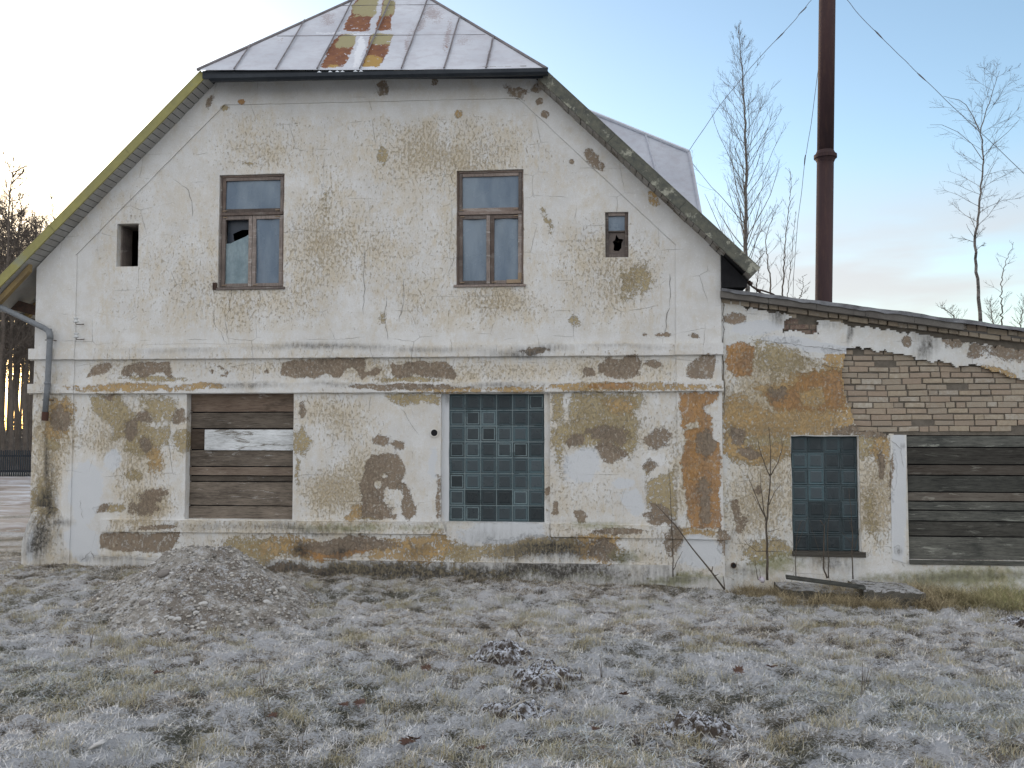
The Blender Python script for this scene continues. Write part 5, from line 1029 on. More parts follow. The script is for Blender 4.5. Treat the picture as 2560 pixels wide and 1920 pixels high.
M['bank'] = mat_simple('dark_leafy_bank', (.06, .045, .035), (.09, .075, .06), 2, c3=(.13, .12, .11), bump=.8, dist=.05)
flat_sheet('bank', -40, 14, 21.5, 60, .6, lambda x, y: -.05+1.15*np.clip((y-22)/9, 0, 1)+(fbm(x, y, 3, 3, .5)-.5)*.5*np.clip((y-22)/5, 0, 1), M['bank'])
fy = 19.7; m = MB(); xa, xb = -25.0, -13.5
fn = thing('picket_fence', 'low dark picket fence between the yard and the woodland', 'fence', (xa, fy, 0))
x = xa
while x < xb: m.box(x, x+.045, fy, fy+.02, .0, .96+random.uniform(-.02, .02)); x += .085
m.build('pickets', M['gutter'], fn, recalc=False); m = MB(); m.box(xa, xb, fy+.022, fy+.06, .72, .79); m.box(xa, xb, fy+.022, fy+.06, .16, .23); m.build('rails', M['gutter'], fn)
x = xa
while x < xb: obj_box('post', x, x+.09, fy+.062, fy+.15, -.2, 1.02, M['gutter'], fn, bevel=.005); x += 2.3
# ---------------------------------------------------------------- gravel pile
pc = np.array([X(500, 1490), 0]); d_ = 9.15; pcx = CAM[0]+hx*d_+math.cos(YAW)*(515-1280)/F*d_; pcy = CAM[1]+hy*d_+math.sin(YAW)*(515-1280)/F*d_
def pile_h(x, y):
    u = (x-pcx); v = (y-pcy); r = np.hypot(np.where(u < 0, u/1.02, u/1.22), v/np.where(v < 0, 1.3, 1.1)); an = np.arctan2(v, u); r = r*(1+.10*np.sin(an*3+1)+.06*np.sin(an*5+.3))
    h = .68*np.clip(1-r, -1, 1); h = np.where(h > .56, .56+(h-.56)*.6, h); h = h+((fbm(x, y, 13, 4, 3)-.5)*.16+(.25-np.abs(fbm(x, y, 19, 4, 2.6)-.5)*3)*.10)*np.clip(1.25-r, 0, 1)
    return h-np.where(r > .8, (r-.8)*.10, 0)
st = .022; xs = np.arange(pcx-1.6, pcx+1.8, st); ys = np.arange(pcy-1.75, pcy+1.55, st); A_, B_ = np.meshgrid(xs, ys, indexing='ij'); H_ = pile_h(A_, B_)
Zp = gh0(A_, B_)+H_+(fbm(A_, B_, 5, 4, 18)-.5)*.07; i = np.arange(A_.size).reshape(A_.shape); Qp = np.stack([i[:-1, :-1], i[1:, :-1], i[1:, 1:], i[:-1, 1:]], -1).reshape(-1, 4)
hq = H_.reshape(-1)[Qp].max(1); Qp = Qp[hq > -.05]
gp_ = thing('gravel_pile', 'conical heap of pale gravel and earth in front of the left boarded doorway', 'gravel pile', (pcx, pcy, 0))
t = NT('gravelly_earth'); n1 = t.noise(10, 8, .7); v = t.voro(42); v2 = t.voro(95); n3 = t.noise(2.2, 4)
c = t.mix(t.rng(n1, .35, .65), (.22, .205, .182), (.37, .35, .32)); c = t.mix(t.rng(n3, .47, .56, 0, .75), c, (.13, .11, .09)); c = t.mix(t.rng(v, .3, .12, 0, .7), c, (.40, .37, .33)); c = t.mix(t.rng(v2, .25, .1, 0, .6), c, (.12, .10, .085))
c = t.mix(t.m('MULTIPLY', t.rng(t.m('ADD', n1, t.m('MULTIPLY', t.noise(60, 4), .5)), .74, .90), .7), c, (.50, .52, .55)); t.bump(t.m('ADD', t.m('MULTIPLY', v, -1.0), n1), .9, .015); M['gravel'] = t.fin(c, .95, .15)
link('earth', fast_mesh('earth', np.stack([A_, B_, Zp], -1).reshape(-1, 3), Qp), M['gravel'], gp_)
def ico(): 
    b = bmesh.new(); bmesh.ops.create_icosphere(b, subdivisions=1, radius=1); v = np.array([q.co[:] for q in b.verts]); f = np.array([[q.index for q in p.verts] for p in b.faces]); b.free(); return v, f
IV, IF = ico()
def pebbles(name, P3, R3, cols, mat, parent=None, seed=1):
    g = np.random.default_rng(seed); n = len(P3); S = R3[:, None]*(.6+.8*g.random((n, 3))); S[:, 2] *= .7; th = g.random(n)*6.28; c, s = np.cos(th), np.sin(th)
    L = IV[None]*S[:, None]*(1+g.normal(0, .08, (n, len(IV), 1))); W = np.stack([L[..., 0]*c[:, None]-L[..., 1]*s[:, None], L[..., 0]*s[:, None]+L[..., 1]*c[:, None], L[..., 2]], -1)+P3[:, None]
    me = bpy.data.meshes.new(name); V = W.reshape(-1, 3); Fq = (IF[None]+(np.arange(n)*len(IV))[:, None, None]).reshape(-1, 3)
    me.vertices.add(len(V)); me.vertices.foreach_set('co', V.astype(np.float32).ravel()); me.loops.add(len(Fq)*3); me.loops.foreach_set('vertex_index', Fq.astype(np.int32).ravel()); me.polygons.add(len(Fq)); me.polygons.foreach_set('loop_start', np.arange(len(Fq), dtype=np.int32)*3); me.polygons.foreach_set('loop_total', np.full(len(Fq), 3, np.int32)); me.update(calc_edges=True)
    at = me.attributes.new('bcol', 'FLOAT_COLOR', 'POINT'); cc = np.repeat(np.concatenate([cols, np.ones((n, 1))], 1), len(IV), 0); at.data.foreach_set('color', cc.astype(np.float32).ravel())
    return link(name, me, mat, parent, smooth=True)
t = NT('pebble_stone'); a = t.attr('bcol'); n = t.noise(30, 5); t.bump(n, .3, .003); M['pebble'] = t.fin(t.mix(t.rng(n, .3, .7, 0, .3), a.outputs['Color'], (.2, .18, .16)), .8, .25)
g = np.random.default_rng(33); N = 9000; x = pcx+g.uniform(-1.5, 1.65, N); y = pcy+g.uniform(-1.7, 1.0, N); h = pile_h(x, y); k = h > -.03; x, y, h = x[k], y[k], h[k]
r = .005+.017*g.random(len(x))**3; base = np.array([.46, .44, .405])*(.35+.85*g.random((len(x), 1))); w_ = g.random((len(x), 1)) < .07; base = np.where(w_, np.array([.50, .50, .49])*(.85+.2*g.random((len(x), 1))), base)
po = pebbles('pebbles', np.stack([x, y, gh0(x, y)+h+r*.3+(fbm(x, y, 5, 4, 22)-.5)*.04], -1), r, base, M['pebble'], gp_, 3); po['kind'] = 'stuff'
# the larger stones on the pile, each one a thing
M['stone'] = mat_simple('pale_stone', (.56, .56, .55), (.44, .43, .41), 9, c3=(.33, .31, .28), bump=.5, dist=.006)
M['stoneg'] = mat_simple('grey_stone', (.24, .22, .205), (.18, .165, .15), 9, bump=.5, dist=.006)
def ray_hit(px, py, f):
    d = ray(px, py); t0 = 3.0
    for k in range(900):
        p = CAM+d*t0
        if p[2] < f(p[0], p[1]): break
        t0 += .012
    return p
def surf(x, y): 
    return float(np.maximum(gh0(x, y)+pile_h(np.array(x), np.array(y)), gh(x, y)))
def stone(px, py, rpx, lab, mat='stone', grp='stones lying on the gravel pile', flat=.65, f=None, asp=1.2, cat='stone'):
    p = ray_hit(px, py, f or surf); dep = (p-CAM)@fw; r = rpx/F*dep; b = bmesh.new(); bmesh.ops.create_icosphere(b, subdivisions=3, radius=1)
    s = random.random()*50; ca = random.random()*3
    for q in b.verts:
        k = 1+(float(vnoise(q.co.x*1.3+s, q.co.y*1.3+s, q.co.z*1.3+s))-.5)*.5; q.co *= k; q.co.x *= asp; q.co.z *= flat; q.co *= r
    bmesh.ops.rotate(b, verts=b.verts, cent=(0, 0, 0), matrix=Matrix.Rotation(random.uniform(-.5, .5), 3, 'Y')@Matrix.Rotation(ca*.3, 3, 'Z'))
    me = bpy.data.meshes.new('stone'); b.to_mesh(me); b.free(); me.transform(Matrix.Translation(Vector(p)+Vector((0, 0, r*flat*.35))))
    return tag(link('stone', me, M[mat], None, True, loc=tuple(p)), lab, cat, grp)
random.seed(4)
ST = [(508, 1512, 10, 'largest white stone in the middle of the pile front'), (706, 1475, 11, 'tall white stone highest on the right flank of the pile'), (668, 1508, 9, 'pale oblong stone below the white stones on the right flank'),
      (386, 1554, 9, 'flat pale stone leftmost of the low row on the pile'), (417, 1543, 6, 'small upright pale stone between two flat ones low on the pile'), (430, 1548, 8, 'rounded pale stone in the middle of the low row on the pile'), (443, 1550, 9, 'buff oblong stone rightmost of the low row on the pile'),
      (510, 1560, 7, 'small pale stone low down below the largest white stone'), (507, 1571, 5, 'lowest small white stone under the pile front centre'), (670, 1478, 7, 'pale stone left of the tall white one on the right flank'), (688, 1478, 6, 'small pale stone close beside the tall white stone'),
      (405, 1583, 7, 'pale stone at the foot of the pile front left'), (432, 1436, 7, 'pale stone beside the grey stone high on the left flank'), (730, 1500, 7, 'pale round stone rightmost on the pile flank'), (710, 1525, 5, 'small pale stone low on the right flank'), (578, 1435, 5, 'small pale stone near the top right of the pile'),
      (262, 1525, 6, 'pale stone at the far left foot of the pile'), (384, 1410, 6, 'pale stone on the upper left edge of the pile'), (490, 1533, 7, 'buff stone just below the largest white stone'), (362, 1500, 6, 'buff stone on the left flank of the pile')]
for px, py, rp, lb in ST: stone(px, py, rp, lb)
stone(412, 1440, 14, 'grey stone half buried high on the left flank of the pile', 'stoneg', flat=.8); stone(672, 1558, 13, 'dark grey stone low at the right foot of the pile', 'stoneg'); stone(362, 1512, 11, 'brown grey stone on the left flank below the buff one', 'stoneg')
gsf = lambda x, y: float(gh(x, y))
stone(134, 1392, 26, 'large rounded boulder against the left corner of the house', 'stoneg', None, .8, gsf, 1.25, 'boulder')
stone(242, 1865, 15, 'flat pale stone lying alone in the grass at lower left', 'stone', None, .45, gsf, 1.5)
# ---------------------------------------------------------------- soil heaps
t = NT('frosted_soil'); n1 = t.noise(16, 8, .75); n2 = t.noise(50, 6, .7); gn = t.t.nodes.new('ShaderNodeNewGeometry'); sp = t.t.nodes.new('ShaderNodeSeparateXYZ'); t.put(sp.inputs[0], gn.outputs['Normal'])
c = t.mix(t.rng(n1, .3, .7), (.035, .028, .024), (.11, .088, .07)); k = t.m('MULTIPLY', t.rng(sp.outputs[2], .55, .9), t.rng(t.m('ADD', t.m('MULTIPLY', n1, .6), t.m('MULTIPLY', n2, 1.0)), .76, .84)); c = t.mix(k, c, (.66, .69, .75)); t.bump(t.m('ADD', n1, n2), .9, .02); M['soil'] = t.fin(c, .95, .15)
def heap(px, py, rx, ry, h, lab, seed):
    rx *= 1.2; ry *= 1.25; h *= .85
    p = ray_hit(px, py, gsf); x0, y0 = p[0], p[1]; st = .014; xs = np.arange(-rx*1.15, rx*1.15, st); ys = np.arange(-ry*1.15, ry*1.15, st); A_, B_ = np.meshgrid(xs, ys, indexing='ij'); r = np.hypot(A_/rx, B_/ry)
    wx = A_+x0; wy = B_+y0; n = fbm(wx, wy, seed, 5, 5); H = h*np.clip(1-r**1.6, -.3, 1)*(.35+1.3*np.clip((n-.3)*2, 0, 1.2))+(fbm(wx, wy, seed+3, 4, 22)-.5)*.10; Zz = gh(wx, wy)+H-.03*np.clip(r-.6, 0, 1)*2
    i = np.arange(A_.size).reshape(A_.shape); q = np.stack([i[:-1, :-1], i[1:, :-1], i[1:, 1:], i[:-1, 1:]], -1).reshape(-1, 4); q = q[r.reshape(-1)[q].max(1) < 1.1]
    o = link('soil_heap', fast_mesh('soil_heap', np.stack([wx, wy, Zz], -1).reshape(-1, 3), q), M['soil'], None, loc=tuple(p)); tag(o, lab, 'soil heap', 'frosted soil heaps on the lawn')
    g = np.random.default_rng(seed); m = MB()
    for k in range(90):
        a, b = g.uniform(-rx, rx), g.uniform(-ry, ry)
        if (a/rx)**2+(b/ry)**2 > 1: continue
        zz = float(gh(x0+a, y0+b))+h*max(0, 1-math.hypot(a/rx, b/ry)**1.6)*.8; az = g.uniform(0, 6.28); L = g.uniform(.03, .10); dx, dy = math.cos(az)*L, math.sin(az)*L
        m.tube([(x0+a, y0+b, zz), (x0+a+dx*.5, y0+b+dy*.5, zz+g.uniform(.0, .05)), (x0+a+dx, y0+b+dy, zz+g.uniform(-.01, .03))], [.004, .0035, .0015], 4)
    s = m.build('dead_stems', M['straw'], o); s['kind'] = 'stuff'; return o
M['straw'] = mat_simple('frosted_straw', (.30, .26, .20), (.50, .52, .53), 20, bump=0)
heap(1255, 1645, .24, .16, .11, 'dark frosted soil heap in the middle of the lawn, farther of the two in line', 3); heap(1355, 1690, .26, .22, .12, 'frosted soil heap at the centre of the lawn with a pale arched root', 5)
heap(1285, 1775, .26, .13, .07, 'low flat soil heap nearest the camera below the central heaps', 8); heap(1740, 1838, .23, .17, .11, 'dark heap of frosted soil and roots at the bottom right of centre', 11)
heap(2545, 1560, .20, .16, .10, 'small dark soil clump at the right edge of the lawn', 14); heap(1610, 1860, .10, .08, .05, 'small dark soil lump left of the bottom right heap', 17)
def stick(pts, rads, lab, mat='straw', name='stick', cat='stick', n=5):
    m = MB(); m.tube(pts, rads, n); return tag(m.build(name, M[mat], None, smooth=True, loc=tuple(pts[0])), lab, cat)
def on(px, py, dz=0.0): p = ray_hit(px, py, gsf); return p+np.array([0, 0, dz])
a = on(1360, 1712); stick([a, a+(-.02, -.02, .07), a+(.06, -.03, .11), a+(.12, -.05, .06), a+(.13, -.05, -.01)], [.004, .006, .006, .006, .005], 'pale arched root sticking out of the central soil heap', name='root', cat='root')
a = on(1302, 1618, .08); stick([a, a+(-.03, .0, .05), a+(-.06, .01, .09)], [.006, .005, .003], 'short dark twig pointing up behind the central heap', 'twig')
a = on(1270, 1795, .05); b = on(1330, 1775, .07); stick([a, (a+b)/2+(0, 0, .01), b], [.007, .008, .005], 'pale straight stick lying on the low soil heap')
# fallen leaves
M['leaf'] = mat_simple('brown_leaf', (.085, .05, .038), (.13, .08, .06), 25, c3=(.4, .4, .42), bump=.5)
LV = [(1020, 1880, .055, 'curled red brown leaf with a frosted edge at the bottom centre'), (1035, 1870, .045, 'frosted leaf overlapping the curled red brown one'), (1930, 1685, .045, 'small purple brown leaf on a snow patch right of centre'), (1845, 1695, .05, 'dark curled leaf left of the purple brown leaf'), (900, 1778, .05, 'frosted broad leaf on the lawn left of centre'), (860, 1782, .04, 'small frosted leaf beside the broad one'), (395, 1700, .045, 'dark curled leaf on the lawn at left below the pile'), (1560, 1755, .035, 'small brown leaf right of the central heaps'), (1200, 1895, .035, 'dark leaf at the bottom edge right of the curled red one'), (1065, 1688, .045, 'pale broken leaf left of the central heap'), (1490, 1845, .03, 'tiny brown leaf left of the bottom right heap'), (680, 1812, .04, 'brown leaf on the lawn at lower left of centre')]
for px, py, s, lb in LV:
    p = on(px, py, .045); b = bmesh.new(); n = 11; ctr = b.verts.new((0, 0, 0)); rg = []
    for k in range(n*2):
        a = math.pi*k/n; rr = s*(1 if k % 2 == 0 else .62)*random.uniform(.85, 1.1); rg.append(b.verts.new((math.cos(a)*rr, math.sin(a)*rr, .35*rr*abs(math.cos(a*1.0+p[0]))+random.uniform(0, .01))))
    for k in range(2*n): b.faces.new((ctr, rg[k], rg[(k+1) % (2*n)]))
    r2 = bmesh.ops.extrude_face_region(b, geom=b.faces[:]); [setattr(q.co, 'z', q.co.z-.0012) for q in r2['geom'] if isinstance(q, bmesh.types.BMVert)]
    me = bpy.data.meshes.new('fallen_leaf'); b.to_mesh(me); b.free(); me.transform(Matrix.Rotation(random.uniform(-.5, .5), 4, 'X')@Matrix.Rotation(random.random()*6, 4, 'Z'))
    o = bpy.data.objects.new('fallen_leaf', me); C.objects.link(o); o.location = p; me.materials.append(M['leaf']); tag(o, lb, 'leaf', 'fallen leaves on the lawn')
# ---------------------------------------------------------------- ruined step, plank and litter by the annex
def slab(name, px0, px1, yf, yb, ztop, th, lab, cat, mat, tilt=0.0):
    x0_, x1_ = px0, px1; b = bmesh.new(); nx, ny = 26, 10; top = []
    for i in range(nx+1):
        row = []
        for j in range(ny+1):
            s, t2 = i/nx, j/ny; x = x0_+(x1_-x0_)*s+(random.uniform(-.02, .02) if j in (0, ny) else 0); y = yf+(yb-yf)*t2; e = min(s, 1-s, t2, 1-t2); z = ztop+tilt*s-(.03 if e == 0 else .012 if e < .08 else 0)*random.uniform(.4, 1.3)+(float(fbm(x*6, y*6, 2, 3))-.5)*.03
            row.append(b.verts.new((x, y, z)))
        top.append(row)
    for i in range(nx):
        for j in range(ny): b.faces.new((top[i][j], top[i+1][j], top[i+1][j+1], top[i][j+1]))
    r2 = bmesh.ops.extrude_edge_only(b, edges=[e for e in b.edges if e.is_boundary])
    for q in r2['geom']:
        if isinstance(q, bmesh.types.BMVert): q.co.z -= th; q.co.x += random.uniform(-.015, .015); q.co.y += random.uniform(-.015, .015)
    bmesh.ops.recalc_face_normals(b, faces=b.faces); me = bpy.data.meshes.new(name); b.to_mesh(me); b.free(); return tag(link(name, me, mat, None, loc=((x0_+x1_)/2, (yf+yb)/2, ztop-th)), lab, cat)
gz0 = float(gh0(X(2150, 1480), -.5))
t = NT('mossy_broken_concrete'); n1 = t.noise(11, 8, .75); n2 = t.noise(50, 6, .7); gn = t.t.nodes.new('ShaderNodeNewGeometry'); sp = t.t.nodes.new('ShaderNodeSeparateXYZ'); t.put(sp.inputs[0], gn.outputs['Normal'])
c = t.mix(t.rng(n1, .35, .65), (.075, .072, .062), (.16, .15, .13)); k = t.m('MULTIPLY', t.rng(sp.outputs[2], .6, .95), t.rng(t.m('ADD', n1, t.m('MULTIPLY', n2, .6)), .70, .82, 0, .8)); c = t.mix(k, c, (.48, .49, .50)); t.bump(t.m('ADD', n1, n2), .9, .02); M['step'] = t.fin(c, .95, .15)
slab('concrete_step', X(2135, 1460, -.4), X(2285, 1460, -.4), -.80, -.18, gz0+.20, .30, 'broken mossy concrete step between the glass block window and the planked opening', 'step', M['step'], -.03)
slab('stone_slab', X(1945, 1460, -.4), X(2180, 1460, -.4), -.62, -.16, gz0+.17, .16, 'low rough slab half hidden in dead grass under the annex window', 'slab', M['step'], -.07)
a = np.array(P(1965, 1448, -.75)); b = np.array(P(2165, 1475, -.85)); m = MB(); m.prism([a, b, b+(0, 0, .022), a+(0, 0, .022)], (.02, .12, .012)); wd = wood(m, 'x', M['wood2'], None); wd.name = 'fallen_plank'; tag(wd, 'narrow weathered plank lying in the dead grass by the slab', 'plank')
p = P(1900, 1453, -.3); m = MB(); m.tube([p, np.array(p)+(.02, 0, .02), np.array(p)+(.05, 0, .035)], [.03, .045, .02], 9); tag(m.build('litter', mat_simple('faded_pink_plastic', (.5, .42, .46), (.6, .6, .66), 30, rough=.5), None, smooth=True, loc=p), 'crumpled faded pink and white wrapper beside the largest sapling', 'litter')
# ---------------------------------------------------------------- saplings before the annex
def sap(lab, stems, y, grp='bare saplings growing against the walls'):
    base = P(*stems[0][0][0], y); o = thing('sapling', lab, 'sapling', base, grp); first = True
    for pts, r0, r1 in stems:
        m = MB(); P3 = [np.array(P(a, b, y-.015*k)) for k, (a, b) in enumerate(pts)]; dense = []
        for a, b in zip(P3[:-1], P3[1:]):
            for i in range(3): dense.append(a+(b-a)*i/3+np.array([random.uniform(-.004, .004), random.uniform(-.01, .01), 0]))
        dense.append(P3[-1]); m.tube(dense, list(np.linspace(r0, r1, len(dense))), 6); m.build('trunk' if first else 'branch', M['sapling'], o, smooth=True); first = False
    return o
sap('largest bare sapling with a forked crown left of the annex glass block window', [([(1918, 1450), (1918, 1380), (1916, 1310), (1922, 1250), (1926, 1190), (1926, 1130), (1922, 1068)], .016, .003), ([(1916, 1308), (1908, 1270), (1902, 1220), (1902, 1172)], .009, .002), ([(1914, 1295), (1896, 1255), (1878, 1210), (1870, 1190)], .008, .002), ([(1925, 1192), (1908, 1150), (1898, 1120), (1894, 1096)], .007, .002), ([(1927, 1188), (1945, 1155), (1955, 1120), (1955, 1095)], .006, .002), ([(1920, 1330), (1938, 1325), (1950, 1320)], .004, .0015), ([(1918, 1378), (1890, 1378), (1868, 1360), (1862, 1350)], .005, .0015), ([(1919, 1378), (1940, 1379), (1955, 1378)], .004, .0015), ([(1922, 1262), (1936, 1230), (1952, 1212)], .005, .002), ([(1919, 1352), (1940, 1352), (1953, 1347)], .003, .0015), ([(1912, 1290), (1880, 1235), (1868, 1240)], .003, .0015)], -.30)
sap('thin sapling stump with two stems in front of the annex glass blocks', [([(2068, 1445), (2058, 1420), (2060, 1370), (2060, 1315), (2050, 1300)], .011, .004), ([(2072, 1445), (2072, 1400), (2068, 1350), (2072, 1300), (2078, 1270)], .007, .002), ([(2060, 1318), (2066, 1302)], .004, .002), ([(2055, 1400), (2035, 1340), (2022, 1300)], .003, .0012)], -.35)
sap('slender sapling at the right side of the annex glass blocks', [([(2133, 1448), (2130, 1400), (2131, 1340), (2128, 1290), (2122, 1220)], .008, .002), ([(2130, 1390), (2145, 1340), (2150, 1320)], .004, .0015), ([(2131, 1330), (2118, 1290)], .003, .001), ([(2130, 1360), (2105, 1330)], .003, .001)], -.42)
sap('small twiggy sapling at the left edge of the annex glass blocks', [([(1990, 1445), (1989, 1380), (1993, 1330), (2005, 1300)], .006, .002), ([(1990, 1370), (2010, 1320), (2020, 1290)], .003, .0012)], -.25)
sap('thin upright sapling in front of the right pilaster foot', [([(1683, 1442), (1682, 1380), (1680, 1320), (1677, 1260), (1674, 1200), (1672, 1170)], .008, .002), ([(1684, 1425), (1695, 1400), (1706, 1378)], .005, .0015), ([(1682, 1375), (1660, 1355)], .003, .001), ([(1682, 1370), (1705, 1350)], .003, .001)], -.22)
sap('pair of knee high twigs beside the largest sapling', [([(1895, 1450), (1890, 1420), (1886, 1392)], .005, .0015), ([(1902, 1450), (1900, 1430), (1898, 1422)], .004, .0015)], -.33)
m = MB(); Pp = [P(1812, 1474, -.32), P(1775, 1425, -.26), P(1730, 1370, -.2), P(1690, 1315, -.15), P(1640, 1262, -.11)]; m.tube(Pp, [.011, .010, .008, .007, .003], 6); st_ = tag(m.build('leaning_branch', M['sapling'], None, smooth=True, loc=Pp[0]), 'dark broken branch leaning diagonally against the wall by the right pilaster', 'branch')
m = MB(); m.tube([P(1779, 1430, -.26), P(1782, 1416, -.3)], [.008, .004], 5); m.tube([P(1785, 1440, -.27), P(1796, 1436, -.3)], [.007, .003], 5); m.tube([P(1812, 1474, -.32), P(1808, 1440, -.34)], [.007, .003], 5); m.build('side_twigs', M['sapling'], st_)
# weeds sticking up from the lawn
g = np.random.default_rng(99); wl_ = [(655, 1720), (668, 1800), (755, 1890), (2160, 1720), (2150, 1740), (1500, 1700), (1860, 1770), (230, 1620), (1420, 1720), (960, 1820), (1130, 1730)]
m = MB()
for a, b in wl_:
    for q in range(3):
        p = on(a+g.uniform(-12, 12), b+g.uniform(-6, 6)); h = g.uniform(.09, .2); dx = g.uniform(-.05, .05); m.tube([p, p+(dx*.5, 0, h*.6), p+(dx, .01, h)], [.002, .0018, .001], 4)
tag(m.build('dry_stalks', M['twig'], None), 'thin dry weed stalks poking up from the frosted lawn', 'weeds', kind='stuff')
# ---------------------------------------------------------------- bare trees
def branch(mb, p, d, L, r, lvl, prm, seg=None):
    """curved shoot with side shoots; prm: per level (count, length ratio, angle, radius)"""
    seg = seg or (7 if lvl == 0 else 4 if lvl == 1 else 3); pts = [p]; q = np.array(p); dd = d/np.linalg.norm(d); bend = prm['bend'][min(lvl, 2)]
    for i in range(seg):
        dd = dd+np.array([random.gauss(0, .09), random.gauss(0, .09), random.gauss(0, .05)+bend/seg]); dd = dd/np.linalg.norm(dd); q = q+dd*L/seg; pts.append(q)
    mb.tube(pts, list(np.linspace(r, r*.35, len(pts))), 4 if lvl == 0 else 3, cap=False)
    if lvl >= prm['lv']: return
    n, ratio, ang, rr = prm['kids'][lvl]; n = max(2, int(n*random.uniform(.75, 1.25)))
    for k in range(n):
        s = random.uniform(.15, .98); i = min(int(s*seg), seg-1); f = s*seg-i; pp = pts[i]+(pts[i+1]-pts[i])*f; ax = pts[i+1]-pts[i]; ax = ax/np.linalg.norm(ax)
        o = np.random.default_rng(random.randrange(1 << 30)).normal(size=3); o = o-ax*(o@ax); o = o/np.linalg.norm(o); a = R(ang)*random.uniform(.6, 1.3)
        branch(mb, pp, ax*math.cos(a)+o*math.sin(a), L*ratio*(1.15-s*.7)*random.uniform(.6, 1.2), rr, lvl+1, prm)
def tree(name, lab, cat, pxs, y, r0, r1, prims, prm, grp, bark='birch', leng=None, start=.1, ang=38, power=1.0, seed=1, extra=()):
    random.seed(seed); P3 = [np.array(P(a, b, y)) for a, b in pxs]
    g = thing(name, lab, cat, (P3[0][0], y, 0), grp); m = MB(); n = len(P3); cum = [0]
    for a, b in zip(P3[:-1], P3[1:]): cum.append(cum[-1]+np.linalg.norm(b-a))
    T = cum[-1]; N = 40; pts = []
    def at_(s):
        l = s*T; i = min(max([k for k in range(n) if cum[k] <= l]), n-2); return P3[i]+(P3[i+1]-P3[i])*((l-cum[i])/(cum[i+1]-cum[i]))
    for i in range(N+1): pts.append(at_(i/N)+np.array([random.gauss(0, .012), random.gauss(0, .012), 0]))
    gp = np.array(P(pxs[0][0]+3, 1072+1.78*F/((P3[0]-CAM)@fw), y)); m.tube([gp, (gp+P3[0])/2+(.02, 0, 0)]+pts, [r0*1.3, r0*1.1]+[r0+(r1-r0)*(i/N)**.8 for i in range(N+1)], 8); m.build('trunk', M[bark], g, smooth=True)
    m = MB()
    for k in range(prims):
        s = start+(1-start)*((k+random.random())/prims)**power*.99; az = k*2.4+random.uniform(-.5, .5); a = R(ang)*random.uniform(.7, 1.35)
        L = leng(s)*random.uniform(.6, 1.15); p = at_(s); branch(m, p, np.array([math.cos(az)*math.sin(a), math.sin(az)*math.sin(a), math.cos(a)]), L, max(.004, (r0+(r1-r0)*s)*.22), 0, prm)
    for (pp, r) in extra: m.tube([np.array(P(a, b, y)) for a, b in pp], list(np.linspace(r, r*.4, len(pp))), 5)
    m.build('crown', M['twig'], g, recalc=False); return g
prm = {'lv': 2, 'bend': (.55, .35, .1), 'kids': [(8, .42, 34, .0036), (4, .5, 34, .0024)]}
gr1 = 'bare birches behind the annex'
tree('birch_tree', 'tall slender bare birch rising behind the right eave', 'birch', [(1869, 775), (1865, 640), (1864, 560), (1866, 470), (1866, 380), (1862, 300), (1857, 220), (1852, 140), (1845, 62)], 14, .075, .006, 82, prm, gr1, leng=lambda s: .35+2.15*math.sin(math.pi*min(1, .22+s*.80))**1.0*(1-.35*s), start=.10, ang=36, seed=3)
prm2 = {'lv': 2, 'bend': (-.15, .15, .0), 'kids': [(8, .45, 40, .0036), (4, .5, 40, .0024)]}
tree('birch_tree', 'crooked bare birch with an open forked crown near the right edge', 'birch', [(2452, 830), (2447, 740), (2440, 650), (2438, 600), (2444, 550), (2452, 480), (2458, 400), (2455, 350), (2450, 326), (2464, 285), (2478, 244), (2488, 210), (2498, 178)], 14, .058, .005, 40, prm2, gr1, leng=lambda s:   .2+1.45*max(0, math.sin(math.pi*min(1, max(0, (s-.28)/.80))))**.8, start=.30, ang=50, seed=8, extra=[([(2449, 326), (2432, 290), (2415, 262), (2398, 250), (2375, 245), (2358, 240)], .012), ([(2457, 400), (2430, 360), (2395, 330), (2355, 312), (2325, 312)], .010), ([(2457, 395), (2485, 360), (2520, 330), (2548, 300)], .010), ([(2452, 480), (2475, 430), (2490, 400)], .008), ([(2440, 600), (2420, 570), (2416, 560)], .008)])
prm3 = {'lv': 1, 'bend': (.3, .2, .0), 'kids': [(6, .45, 34, .0035)]}
S = lambda lab, pts, r, n, L, seed, a=32, y=11: tree('sapling_tree', lab, 'young tree', pts, y, r, .004, n, prm3, 'young bare trees behind the annex', 'twig', leng=lambda s: L*(1.1-.7*s), start=.12, ang=a, seed=seed)
S('slim young tree with an airy top left of the chimney', [(1955, 760), (1958, 700), (1960, 640), (1966, 580), (1972, 520), (1978, 470), (1975, 420)], .022, 26, .62, 12)
S('curved young tree just right of the tall birch', [(1928, 760), (1925, 700), (1918, 640), (1914, 605), (1920, 570), (1935, 540), (1945, 510)], .024, 14, .75, 13, 50)
S('thin young stem next to the slim young tree', [(1968, 765), (1972, 700), (1980, 640), (1985, 570), (1990, 530)], .012, 12, .4, 14)
S('low forked sapling close to the chimney foot', [(1992, 775), (2003, 735), (2008, 720), (2006, 690)], .018, 9, .42, 15, 55)
S('low bushy sapling under the tall birch', [(1890, 760), (1893, 700), (1898, 650), (1902, 625)], .014, 22, .42, 16, 40)
S('bent young tree at the right edge of the picture', [(2503, 835), (2505, 780), (2503, 720), (2510, 670), (2520, 640), (2536, 605)], .022, 12, .55, 17, 50)
S('low bush of bare shoots left of the crooked birch', [(2400, 825), (2385, 790), (2365, 775), (2345, 765)], .018, 20, .40, 18, 45)
S('tangled bare bush right of the crooked birch', [(2490, 830), (2480, 800), (2478, 775), (2474, 750)], .018, 24, .50, 19, 45)
